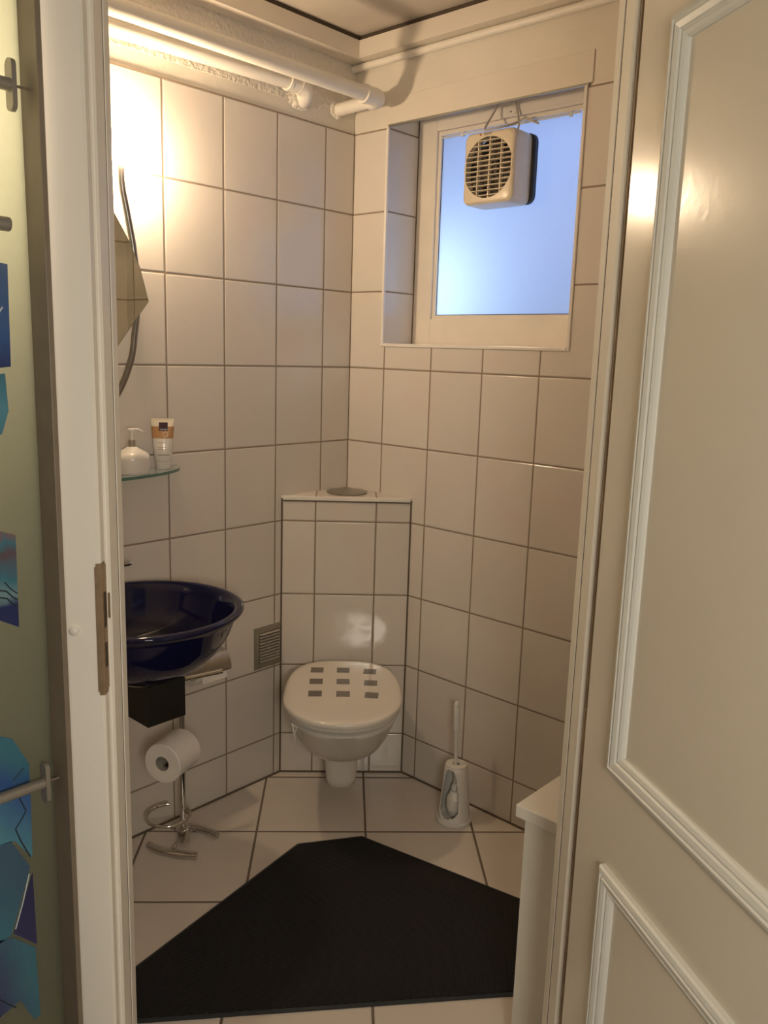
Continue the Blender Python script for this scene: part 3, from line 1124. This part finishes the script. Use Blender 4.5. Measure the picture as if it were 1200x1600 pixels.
# ================================================================== SINK
SC = Vector((0.2590, -0.976, 0.0))
t = thing('wash_bowl', 'round dark blue glossy wash bowl standing out from the left wall', 'sink', (SC.x, SC.y, 0.62))
bm = B()
prof = [(0.0, 0.622), (0.060, 0.622), (0.085, 0.628), (0.125, 0.643), (0.160, 0.666), (0.190, 0.696), (0.212, 0.733), (0.226, 0.770), (0.232, 0.783),
        (0.243, 0.788), (0.248, 0.794), (0.247, 0.800), (0.238, 0.8035), (0.228, 0.802), (0.221, 0.795), (0.214, 0.775), (0.203, 0.742), (0.183, 0.706), (0.153, 0.677), (0.115, 0.655),
        (0.070, 0.641), (0.025, 0.636), (0.0, 0.6355)]
lathe(bm, prof, (SC.x, SC.y, 0), 72)
obj('bowl', bm, M['blue'], t, smooth=True, angle=60)
bm = B()
lathe(bm, [(0.0, 0.6362), (0.030, 0.6362), (0.031, 0.639), (0.022, 0.6405), (0.0, 0.6405)], (SC.x, SC.y, 0), 32)
obj('drain', bm, M['chrome'], t, smooth=True)
bm = B()
lathe(bm, [(0.0, 0.6215), (0.070, 0.6215), (0.074, 0.6175), (0.070, 0.6135), (0.022, 0.6120), (0.018, 0.6085), (0.0, 0.6085)], (SC.x, SC.y, 0), 40)
obj('steel_ring', bm, M['chrome'], t, smooth=True)
BX = (0.197, 0.313, -1.008, -0.895, 0.500, 0.608)
bm = B()
box(bm, *BX)
trap = obj('siphon_box', bm, M['black_plastic'], t, bevel=0.003, bseg=3)
bm = B()
tube(bm, [(BX[0] + 0.003, -0.976, 0.555), (0.0, -0.976, 0.555)], 0.02, 16)
obj('waste_pipe', bm, M['chrome'], t, smooth=True)
bm = B()
box(bm, 0.0, 0.25, -1.06, -1.045, 0.600, 0.6205)
obj('wall_bracket', bm, M['black_plastic'], t, bevel=0.002)

t = thing('wall_tap', 'small chrome tap lever projecting from the wall above the blue bowl', 'tap', (0.0, -0.985, 0.872))
bm = B()
lathe(bm, [(0.0, 0.0), (0.028, 0.0), (0.027, 0.006), (0.018, 0.010), (0.018, 0.075), (0.014, 0.080), (0.0, 0.081)], (0.0, -1.0, 0.872), 28, axis=(1, 0, 0))
obj('tap_body', bm, M['chrome'], t, smooth=True)
bm = B()
tube(bm, spline([(0.06, -1.0, 0.872), (0.10, -1.005, 0.868), (0.155, -1.01, 0.858), (0.175, -1.01, 0.846), (0.178, -1.01, 0.835)], 6), 0.011, 14)
obj('spout', bm, M['chrome'], t, smooth=True)
bm = B()
tube(bm, [(0.088, -0.990, 0.874), (0.093, -0.945, 0.872), (0.095, -0.930, 0.872), (0.097, -0.918, 0.872), (0.098, -0.912, 0.872)], [0.0045, 0.0045, 0.0065, 0.0055, 0.002], 12)
tube(bm, [(0.075, -1.0, 0.872), (0.088, -0.990, 0.874)], 0.008, 12)
obj('lever', bm, M['chrome'], t, smooth=True)

# ================================================================== WALL-HUNG TOILET
def dring(z, fb, fm, ff, w, eb=3.0, ef=2.15, n=72, wback=None):
    out = []
    for i in range(n):
        a = 2 * PI * i / n
        c_, s_ = math.cos(a), math.sin(a)
        e_ = eb if c_ > 0 else ef
        k = (abs(c_) ** e_ + abs(s_) ** e_) ** (-1 / e_)
        f = fm + (c_ * k) * ((fb - fm) if c_ > 0 else (fm - ff))
        out.append(FR(f, s_ * k * w, z))
    return out


t = thing('toilet', 'white wall-hung toilet with closed lid on the tiled corner housing', 'toilet', tuple(FR(-0.45, 0, 0.07)))
bm = B()
FBK = -0.2172
rings = [dring(0.058, -0.345, -0.385, -0.425, 0.036, 2.2, 2.2), dring(0.063, -0.337, -0.388, -0.436, 0.046, 2.3, 2.3), dring(0.085, -0.333, -0.388, -0.440, 0.050, 2.4, 2.4),
         dring(0.130, -0.325, -0.390, -0.447, 0.053, 2.5, 2.5), dring(0.180, -0.315, -0.390, -0.452, 0.057, 2.6, 2.6),
         dring(0.196, -0.290, -0.390, -0.472, 0.066, 2.6, 2.4), dring(0.208, FBK, -0.390, -0.525, 0.088, 4, 2.3), dring(0.225, FBK, -0.400, -0.575, 0.112, 5, 2.2),
         dring(0.252, FBK, -0.42, -0.622, 0.135, 6, 2.15), dring(0.290, FBK, -0.44, -0.660, 0.152, 6, 2.1), dring(0.335, FBK, -0.47, -0.690, 0.163, 6, 2.1),
         dring(0.360, FBK, -0.49, -0.712, 0.169, 6, 2.1), dring(0.373, FBK, -0.50, -0.720, 0.1705, 6, 2.1), dring(0.3785, -0.222, -0.50, -0.717, 0.167, 6, 2.1),
         dring(0.380, -0.235, -0.50, -0.68, 0.130, 6, 2.1)]
loft(bm, rings)
obj('bowl', bm, M['porcelain'], t, smooth=True, angle=60)
bm = B()
loft(bm, [dring(0.3945, -0.262, -0.53, -0.728, 0.168), dring(0.398, -0.256, -0.53, -0.737, 0.176), dring(0.406, -0.256, -0.53, -0.738, 0.177), dring(0.4085, -0.258, -0.53, -0.735, 0.174)])
obj('seat', bm, M['seat'], t, smooth=True, angle=50)
bm = B()
loft(bm, [dring(0.4100, -0.256, -0.53, -0.738, 0.174), dring(0.4125, -0.250, -0.53, -0.745, 0.180), dring(0.421, -0.250, -0.53, -0.746, 0.1805), dring(0.426, -0.253, -0.53, -0.742, 0.177),
          dring(0.4285, -0.260, -0.53, -0.734, 0.169), dring(0.4295, -0.272, -0.53, -0.718, 0.155), dring(0.4301, -0.300, -0.53, -0.68, 0.125), dring(0.4304, -0.36, -0.53, -0.60, 0.06), dring(0.4305, -0.45, -0.50, -0.55, 0.02)])
lid = obj('lid', bm, M['seat'], t, smooth=True, angle=50)
for r_ in (-0.0845, 0.0, 0.0865):
    for f_ in (-0.350, -0.4455, -0.541):
        bm = B()
        cx_ = FR(f_ - (0.008 if r_ > 0.05 else 0), r_, 0.4302)
        a_ = math.radians(random.uniform(-2, 2) + (-4 if r_ > 0.05 else 0))
        hf = Vector((-1 / S2, 1 / S2, 0))
        hr = Vector((1 / S2, 1 / S2, 0))
        u_ = hr * math.cos(a_) + hf * math.sin(a_)
        v_ = -hr * math.sin(a_) + hf * math.cos(a_)
        prism(bm, [cx_ + u_ * sx * 0.0205 + v_ * sy * 0.0205 for sx, sy in ((-1, -1), (1, -1), (1, 1), (-1, 1))], (0, 0, 0.0011))
        obj('sticker', bm, M['sticker'], lid)
for s in (-1, 1):
    bm = B()
    lathe(bm, [(0.0, 0.0), (0.011, 0.0), (0.011, 0.024), (0.0, 0.025)], FR(-0.243, s * 0.078, 0.3825), 20)
    obj('hinge', bm, M['chrome'], t, smooth=True)
# rim-block hanger hooked over the bowl edge
bm = B()
hp0 = FR(-0.6600, -0.1290, 0.385)
outv = (FR(-0.75, -0.80, 0) - FR(0, 0, 0)).normalized()
alongv = Vector((-outv.y, outv.x, 0))
p0 = hp0 + outv * 0.012
tube(bm, [p0 - alongv * 0.013 + Vector((0, 0, 0.002)), p0 + Vector((0, 0, -0.001)), p0 + alongv * 0.013 + Vector((0, 0, 0.002))], 0.0025, 8)
tube(bm, spline([p0 + alongv * -0.008, p0 + outv * 0.004 + Vector((0, 0, -0.018)), p0 + outv * 0.000 + alongv * 0.004 + Vector((0, 0, -0.048))], 6), 0.0022, 8)
tube(bm, spline([p0 + alongv * 0.009, p0 + outv * 0.003 + alongv * 0.006 + Vector((0, 0, -0.020)), p0 + outv * 0.000 + alongv * 0.004 + Vector((0, 0, -0.048))], 6), 0.0018, 8)
o = obj('rim_hook', bm, M['white_plastic'], origin=tuple(p0), smooth=True)
tag(o, 'small white plastic hook hanging over the left edge of the toilet bowl', 'hook')

# ================================================================== DISC ON THE HOUSING
dz = ZB + 0.0098
bm = B()
lathe(bm, [(0.0, 0.0), (0.064, 0.0), (0.069, 0.002), (0.0695, 0.004), (0.066, 0.006), (0.045, 0.0095), (0.022, 0.013), (0.008, 0.017), (0.0, 0.0185)], (0.089, -0.089, dz), 56)
o = obj('steel_dish', bm, M['brushed'], origin=(0.089, -0.089, dz), smooth=True)
tag(o, 'round brushed steel dish cover on top of the tiled corner housing', 'dish')

# ================================================================== VENT
VY0, VY1, VZ0, VZ1 = -0.4175, -0.309, 0.405, 0.548
t = thing('air_vent', 'grey louvred metal air vent low on the left wall beside the toilet', 'vent', (0.0, (VY0 + VY1) / 2, VZ0))
bm = B()
iy0, iy1, iz0, iz1 = VY0 + 0.019, VY1 - 0.004, VZ0 + 0.020, VZ1 - 0.020
box(bm, 0.0, 0.005, VY0, iy0, VZ0, VZ1)
box(bm, 0.0, 0.005, iy1, VY1, VZ0, VZ1)
box(bm, 0.0, 0.005, iy0, iy1, VZ0, iz0)
box(bm, 0.0, 0.005, iy0, iy1, iz1, VZ1)
obj('vent_frame', bm, M['vent_metal'], t, bevel=0.001)
bm = B()
box(bm, 0.0, 0.0012, iy0, iy1, iz0, iz1)
obj('vent_back', bm, M['dark_gap'], t)
for k in range(10):
    z = iz0 + (iz1 - iz0) * (k + 0.5) / 10
    bm = B()
    prism(bm, [(0.0014, iy0 + 0.001, z + 0.0030), (0.0080, iy0 + 0.001, z + 0.0014), (0.0105, iy0 + 0.001, z - 0.0008), (0.0100, iy0 + 0.001, z - 0.0020), (0.0014, iy0 + 0.001, z + 0.0006)], (0, iy1 - iy0 - 0.002, 0))
    obj('louvre', bm, M['louvre'], t)

# ================================================================== PAPER STAND
PXs, PYs = 0.133, -0.788
t = thing('paper_stand', 'chrome free-standing toilet paper stand on two curved feet', 'paper stand', (PXs, PYs, 0.0))
bm = B()
tube(bm, [(PXs, PYs, 0.02), (PXs, PYs, 0.515)], 0.0085, 18)
obj('pole', bm, M['chrome'], t, smooth=True)
bm = B()
lathe(bm, [(0.0, 0.012), (0.019, 0.012), (0.020, 0.015), (0.020, 0.052), (0.012, 0.056), (0.0, 0.056)], (PXs, PYs, 0), 28)
obj('hub', bm, M['chrome'], t, smooth=True)
fz = 0.0105
f1 = spline([(0.084, -0.874, fz), (0.112, -0.870, fz), (0.148, -0.858, fz), (0.186, -0.838, fz), (0.227, -0.806, fz)], 8)
f2 = spline([(0.182, -0.702, fz), (0.154, -0.706, fz), (0.118, -0.718, fz), (0.080, -0.738, fz), (0.039, -0.770, fz)], 8)
for ff_ in (f1, f2):
    bm = B()
    tube(bm, ff_, 0.0100, 16)
    obj('foot', bm, M['chrome'], t, smooth=True)
bm = B()
tube(bm, [(0.160, -0.852, 0.013), (PXs, PYs, 0.022), (0.106, -0.724, 0.013)], 0.004, 10)
obj('foot_link', bm, M['chrome'], t, smooth=True)
bm = B()
rc = (0.113, -0.826, 0.10)
rp_ = arc(rc, (1, 0, 0), (0, 1, 0), 0.062, math.radians(66), math.radians(66 - 282), 44)
tube(bm, [(PXs, PYs, 0.118), (PXs + 0.002, -0.779, 0.112)] + rp_, 0.0050, 12)
obj('ring_holder', bm, M['chrome'], t, smooth=True)
bm = B()
RB, RF = Vector((0.224, -0.844, 0.361)), Vector((0.266, -0.940, 0.361))
AX = (RF - RB).normalized()
tube(bm, spline([(PXs, PYs, 0.348), (PXs + 0.025, PYs + 0.012, 0.348), tuple(RB - AX * 0.022 + Vector((0, 0, -0.013))), tuple(RB + Vector((0, 0, -0.013))), tuple(RB + AX * 0.04 + Vector((0, 0, -0.0135))), tuple(RF - AX * 0.012 + Vector((0, 0, -0.0135)))], 6), 0.0045, 12)
obj('roll_arm', bm, M['chrome'], t, smooth=True)
bm = B()
tube(bm, [(PXs - 0.002, PYs - 0.004, 0.515), (0.137, -0.760, 0.515), (0.158, -0.664, 0.515)], 0.0075, 14)
obj('top_arm', bm, M['chrome'], t, smooth=True)

RLEN = (RF - RB).length
t = thing('toilet_roll', 'white toilet roll hanging on the arm of the chrome stand', 'toilet roll', tuple((RB + RF) / 2 - Vector((0, 0, 0.055))))
SD = Vector((0, 0, 1)).cross(AX)


def turned(prof, n=48):
    return [[RB + AX * h + SD * (r * math.cos(2 * PI * i / n)) + Vector((0, 0, r * math.sin(2 * PI * i / n))) for i in range(n)] for r, h in prof]


bm = B()
loft(bm, turned([(0.0205, 0.0), (0.0525, 0.0), (0.0550, 0.003), (0.0550, RLEN - 0.003), (0.0525, RLEN), (0.0205, RLEN)]), closed=True)
obj('paper', bm, M['paper'], t, smooth=True)
bm = B()
loft(bm, turned([(0.0190, 0.001), (0.0204, 0.001), (0.0204, RLEN - 0.001), (0.0190, RLEN - 0.001)]), closed=True)
obj('cardboard_core', bm, M['cardboard'], t, smooth=True)

# wall-mounted holder with cover under the bowl
t = thing('wall_paper_holder', 'wall-mounted steel paper holder with white sheet hanging, below the blue bowl', 'paper holder', (0.0, -0.66, 0.50))
bm = B()
box(bm, 0.0, 0.006, -0.735, -0.575, 0.505, 0.560)
obj('back_plate', bm, M['brushed'], t, bevel=0.002)
bm = B()
pts = []
for i in range(9):
    a = math.radians(100 - 110 * i / 8)
    pts.append((0.045 + 0.052 * math.cos(a), 0, 0.492 + 0.050 * math.sin(a)))
sec = [(x, z) for x, _, z in pts]
inner = [(0.045 + 0.0505 * math.cos(math.radians(100 - 110 * i / 8)), 0.492 + 0.0485 * math.sin(math.radians(100 - 110 * i / 8))) for i in range(9)]
pl_ = [Vector((x, -0.728, z)) for x, z in sec] + [Vector((x, -0.728, z)) for x, z in inner[::-1]]
prism(bm, [(0.004, -0.728, 0.541)] + pl_[:9] + pl_[9:] + [(0.004, -0.728, 0.5395)], (0, 0.146, 0))
obj('cover', bm, M['brushed'], t, smooth=True)
bm = B()
lathe(bm, [(0.015, 0.0), (0.042, 0.0), (0.042, 0.098), (0.015, 0.098)], (0.050, -0.708, 0.490), 32, axis=(0, 1, 0))
obj('paper_roll', bm, M['paper'], t, smooth=True)
bm = B()
prism(bm, [(0.092, -0.690, 0.492), (0.094, -0.690, 0.492), (0.099, -0.690, 0.462), (0.097, -0.690, 0.462)], (0, 0.090, 0))
obj('paper_sheet', bm, M['paper'], t)

# ================================================================== TOILET BRUSH
bc = Vector((0.618, -0.108, 0.0))
t = thing('toilet_brush_holder', 'white plastic toilet brush holder with open front on the floor', 'brush holder', tuple(bc))
ov = (CAM - bc)
oa = math.atan2(ov.y, ov.x) - math.radians(30)       # direction of the opening


def hr_(z):
    k = z / 0.190
    return 0.053 - 0.017 * k ** 0.8


bm = B()
n = 64
nz = 40
grid = []
for j in range(nz + 1):
    z = 0.0 + 0.190 * j / nz
    r = hr_(z)
    if z > 0.178:
        r -= (z - 0.178) * 0.35
    grid.append([bm.verts.new(bc + Vector((r * math.cos(oa + 2 * PI * i / n), r * math.sin(oa + 2 * PI * i / n), z))) for i in range(n)])


def is_open(a, z):
    a = (a + PI) % (2 * PI) - PI
    if z < 0.026 or z > 0.182:
        return False
    half = math.radians(46) if z < 0.10 else math.radians(46 - 22 * (z - 0.10) / 0.082)
    if z < 0.055:
        half *= math.sqrt(max(0.0, 1 - ((0.055 - z) / 0.030) ** 2))
    if z > 0.155:
        half *= math.sqrt(max(0.0, 1 - ((z - 0.155) / 0.028) ** 2))
    return abs(a) < half


for j in range(nz):
    for i in range(n):
        a = 2 * PI * (i + 0.5) / n
        z = 0.190 * (j + 0.5) / nz
        if is_open(a, z):
            continue
        bm.faces.new((grid[j][i], grid[j][(i + 1) % n], grid[j + 1][(i + 1) % n], grid[j + 1][i]))
bmesh.ops.delete(bm, geom=[v for v in bm.verts if not v.link_faces], context='VERTS')
o = obj('shell', bm, M['white_plastic'], t, smooth=True, angle=60)
md = o.modifiers.new('thick', 'SOLIDIFY')
md.thickness = 0.0028
md.offset = -1
sm = o.modifiers.new('sm', 'SMOOTH')
sm.iterations = 3
sm.factor = 0.4
bm = B()
lathe(bm, [(0.0, 0.0), (0.054, 0.0), (0.0565, 0.003), (0.0565, 0.010), (0.053, 0.012), (0.049, 0.0122), (0.047, 0.008), (0.0, 0.008)], bc, 48)
obj('base_dish', bm, M['white_plastic'], t, smooth=True)
bm = B()
n = 40
q = []
for r, z in ((0.0335, 0.1875), (0.0335, 0.1905), (0.011, 0.1915), (0.011, 0.1885)):
    q.append([bc + Vector((r * math.cos(2 * PI * i / n), r * math.sin(2 * PI * i / n), z)) for i in range(n)])
loft(bm, q, closed=True)
obj('top_collar', bm, M['white_plastic'], t, smooth=True)

t = thing('toilet_brush', 'white toilet brush with long handle standing in its holder', 'brush', tuple(bc + Vector((0, 0, 0.03))))
bm = B()
top = bc + Vector((-0.006, -0.006, 0.398))
b0 = bc + Vector((0, 0, 0.110))
ax_ = (top - b0)
tube(bm, [b0, b0 + ax_ * 0.70], 0.0055, 14)
lathe(bm, [(0.0, 0.0), (0.014, 0.0), (0.013, 0.010), (0.008, 0.022), (0.0, 0.022)], bc + Vector((0, 0, 0.105)), 20)
obj('stem', bm, M['white_plastic'], t, smooth=True)
bm = B()
g0, g1 = b0 + ax_ * 0.66, top
lathe(bm, [(0.005, 0.0), (0.0085, 0.004), (0.0095, 0.015), (0.0090, 0.060), (0.0088, 0.075), (0.0078, 0.077), (0.0088, 0.080), (0.0085, (g1 - g0).length - 0.008), (0.0055, (g1 - g0).length - 0.001), (0.0, (g1 - g0).length)], g0, 20, axis=tuple(ax_))
obj('grip', bm, M['white_plastic'], t, smooth=True)
bm = B()
lathe(bm, [(0.0, 0.012), (0.018, 0.020), (0.026, 0.040), (0.026, 0.075), (0.016, 0.098), (0.0, 0.104)], bc, 28)
for v in bm.verts:
    d = v.co - bc
    k = 1 + 0.16 * math.sin(d.z * 900) * math.sin(math.atan2(d.y, d.x) * 14)
    v.co = Vector((bc.x + d.x * k, bc.y + d.y * k, v.co.z))
obj('bristles', bm, M['white_plastic'], t)

# ================================================================== FLOOR MAT
mp_ = [(0.375, -0.553), (0.482, -0.388), (0.988, -0.298), (1.232, -0.256), (1.240, -0.527), (0.628, -1.252), (0.520, -1.380)]
cx_ = sum(p[0] for p in mp_) / len(mp_)
cy_ = sum(p[1] for p in mp_) / len(mp_)
t = thing('floor_mat', 'black ribbed rubber floor mat cut to a six-sided shape on the tiles', 'mat', (cx_, cy_, 0.0))
bm = B()
mi_ = [Vector((cx_ + (x - cx_) * 0.972, cy_ + (y - cy_) * 0.972, 0.0004)) for x, y in mp_]
prism(bm, mi_, (0, 0, 0.0082))
obj('pile', bm, M['mat_pile'], t)
bm = B()
oz = [Vector((x, y, 0.0002)) for x, y in mp_]
loft(bm, [[Vector((p.x, p.y, 0.0003)) for p in oz], [Vector((p.x, p.y, 0.004)) for p in oz], [Vector((p.x, p.y, 0.0062)) for p in mi_], [Vector((p.x, p.y, 0.0003)) for p in mi_]], closed=True)
obj('rubber_edge', bm, M['mat_edge'], t)

# ================================================================== WHITE CABINET
t = thing('bathroom_cabinet', 'low white cabinet with overhanging top just inside the door on the right', 'cabinet', (1.39, -0.56, 0))
bm = B()
box(bm, 1.248, 1.530, -0.765, -0.36, 0.554, 0.580)
obj('top', bm, M['cabinet'], t, bevel=0.002)
bm = B()
box(bm, 1.260, 1.520, -0.733, -0.366, 0.0, 0.5535)
obj('body', bm, M['cabinet'], t, bevel=0.0015)
bm = B()
box(bm, 1.262, 1.518, -0.7495, -0.7335, 0.030, 0.5510)
dd = obj('door', bm, M['cabinet'], t, bevel=0.0015)
bm = B()
lathe(bm, [(0.0, 0.0), (0.006, 0.0), (0.006, 0.008), (0.0085, 0.012), (0.0, 0.014)], (1.490, -0.7495, 0.36), 16, axis=(0, -1, 0))
obj('knob', bm, M['chrome'], dd, smooth=True)

# ================================================================== HALL: FROSTED PARTITION WITH RAILS
t = thing('glass_partition', 'frosted greenish glass panel in a brown frame at the left of the doorway', 'partition', (0.955, -2.05, 0.0))
YE = -1.559
bm = B()
box(bm, 0.949, 0.954, -2.555, YE, 0.06, 2.15)
obj('frosted_panel', bm, M['partition'], t)
bm = B()
box(bm, 0.944, 1.000, YE, YE + 0.0075, 0.0, 2.16)
obj('side_frame', bm, M['rack_frame'], t, bevel=0.001)
bm = B()
box(bm, 0.944, 1.000, -2.56, -2.5525, 0.0, 2.16)
obj('side_frame', bm, M['rack_frame'], t, bevel=0.001)
bm = B()
box(bm, 0.944, 1.000, -2.5525, YE, 0.0, 0.06)
obj('bottom_frame', bm, M['rack_frame'], t, bevel=0.001)
bm = B()
box(bm, 0.944, 1.000, -2.5525, YE, 2.15, 2.16)
obj('top_frame', bm, M['rack_frame'], t, bevel=0.001)

for zc, lab in ((1.757, 'topmost grey metal rail in front of the frosted glass panel'), (0.832, 'lowest grey metal rail crossing the blue prints on the frosted glass')):
    x_ = 0.972
    ye = -1.579
    r = thing('metal_rail', lab, 'rail', (x_, -2.0, zc), 'metal rails across the frosted panel')
    bm = B()
    tube(bm, [(x_, ye + 0.002, zc), (x_, YE, zc)], 0.0018, 10)
    obj('mounting_pin', bm, M['rack_frame'], r)
    bm = B()
    tube(bm, [(x_, ye, zc), (x_, -2.549, zc)], 0.0078, 16)
    obj('bar', bm, M['rack_metal'], r, smooth=True)
    for ya, yb in ((ye - 0.003, ye + 0.003), (-2.5520, -2.547)):
        bm = B()
        n = 32
        q = []
        for y in (ya, yb):
            q.append([Vector((x_ + 0.0095 * math.cos(2 * PI * i / n), y, zc + (0.021 if math.sin(2 * PI * i / n) > 0 else -0.021) + 0.0095 * math.sin(2 * PI * i / n))) for i in range(n)])
        loft(bm, q)
        obj('flange', bm, M['rack_metal'], r, smooth=True)
r = thing('metal_rail', 'short grey metal hook bar in the middle of the frosted glass panel', 'rail', (0.975, -1.70, 1.592), 'metal rails across the frosted panel')
bm = B()
tube(bm, [(0.978, -1.592, 1.592), (0.978, -1.80, 1.592)], 0.0088, 16)
obj('bar', bm, M['rack_metal'], r, smooth=True, bevel=0.002)
bm = B()
tube(bm, [(0.955, -1.76, 1.592), (0.978, -1.76, 1.592)], 0.006, 12)
obj('bar_mount', bm, M['rack_metal'], r, smooth=True)

# blue prints stuck on the glass
BL, DB, TL, LT, PU, OR = (0.05, 0.14, 0.42), (0.015, 0.03, 0.16), (0.06, 0.24, 0.34), (0.12, 0.38, 0.50), (0.05, 0.05, 0.16), (0.42, 0.13, 0.08)


def sheet(name, pts, stops, label, cat='print', angle=0.0, lines=(), x=0.9546):
    ys = [p[0] for p in pts]
    zs = [p[1] for p in pts]
    c_ = (x, sum(ys) / len(ys), min(zs))
    t_ = thing(name, label, cat, c_)
    bm = B()
    prism(bm, [(x, y, z) for y, z in pts], (0.0008, 0, 0))
    obj('sheet', bm, print_mat(name + '_print', stops, angle), t_)
    for ln, w_, mm in lines:
        bm = B()
        tube(bm, [(x + 0.0010, y, z) for y, z in ln], w_, 6)
        obj('drawn_line', bm, M[mm], t_)
    return t_


sheet('postcard', [(-1.5875, 1.546), (-1.590, 1.417), (-1.70, 1.405), (-1.70, 1.556)], [(0.0, DB), (0.35, BL), (0.8, (0.10, 0.20, 0.42)), (1.0, (0.18, 0.26, 0.42))],
      'deep blue card with a white curved mark high on the frosted glass', 'card',
      lines=(([(-1.597, 1.492), (-1.604, 1.482), (-1.612, 1.478)], 0.0012, 'ink_light'), ([(-1.603, 1.455), (-1.609, 1.448), (-1.615, 1.446)], 0.0012, 'ink_light')))
sheet('postcard', [(-1.598, 1.408), (-1.596, 1.36), (-1.606, 1.330), (-1.68, 1.300), (-1.70, 1.40)], [(0.0, TL), (0.6, LT), (1.0, TL)],
      'pale turquoise rounded card directly under the deep blue card', 'card')
sheet('postcard', [(-1.5955, 1.193), (-1.5975, 1.064), (-1.70, 1.125), (-1.70, 1.235)],
      [(0.0, DB), (0.20, DB), (0.27, (0.25, 0.42, 0.45)), (0.45, TL), (0.62, (0.16, 0.10, 0.12)), (0.70, TL), (0.80, OR), (0.86, (0.10, 0.10, 0.3)), (0.93, OR), (1.0, DB)],
      'striped blue and red card with black wavy lines at mid height', 'card',
      lines=(([(-1.5975, 1.103), (-1.604, 1.108), (-1.612, 1.118), (-1.625, 1.122)], 0.0011, 'ink'), ([(-1.5975, 1.094), (-1.604, 1.098), (-1.612, 1.108), (-1.625, 1.112)], 0.0011, 'ink'),
             ([(-1.5975, 1.112), (-1.606, 1.120), (-1.614, 1.131)], 0.0009, 'ink')))
sheet('fish_print', [(-1.594, 0.860), (-1.615, 0.905), (-1.66, 0.93), (-1.70, 0.90), (-1.70, 0.76), (-1.62, 0.750), (-1.596, 0.712), (-1.594, 0.80)],
      [(0.0, TL), (0.4, LT), (0.8, BL), (1.0, TL)], 'turquoise fish-tail print with black outline behind the lowest rail', 'print', angle=0.4,
      lines=(([(-1.613, 0.822), (-1.602, 0.790), (-1.606, 0.783), (-1.618, 0.768), (-1.611, 0.745), (-1.599, 0.716)], 0.0010, 'ink'), ([(-1.618, 0.842), (-1.602, 0.856)], 0.0009, 'ink')))
sheet('fish_print', [(-1.600, 0.700), (-1.625, 0.752), (-1.70, 0.755), (-1.70, 0.59), (-1.632, 0.605)],
      [(0.0, DB), (0.4, TL), (1.0, (0.07, 0.16, 0.26))], 'dark teal spotted print below the turquoise fish tail', 'print', angle=0.7,
      lines=(([(-1.602, 0.690), (-1.613, 0.650), (-1.626, 0.612)], 0.0010, 'ink_light'),))
sheet('fish_print', [(-1.597, 0.688), (-1.596, 0.570), (-1.629, 0.606)], [(0.0, PU), (1.0, (0.035, 0.03, 0.13))],
      'narrow dark violet triangular print beside the spotted one', 'print')
sheet('fish_print', [(-1.630, 0.600), (-1.5985, 0.566), (-1.5965, 0.450), (-1.606, 0.448), (-1.625, 0.492), (-1.70, 0.470), (-1.70, 0.62)],
      [(0.0, BL), (0.5, (0.06, 0.07, 0.2)), (1.0, (0.07, 0.24, 0.33))], 'slate blue and teal striped print at the bottom of the glass panel', 'print', angle=1.3,
      lines=(([(-1.660, 0.52), (-1.645, 0.50), (-1.632, 0.485)], 0.0009, 'ink'),))

for o in bpy.data.objects:
    if '_w' in o:
        del o['_w']
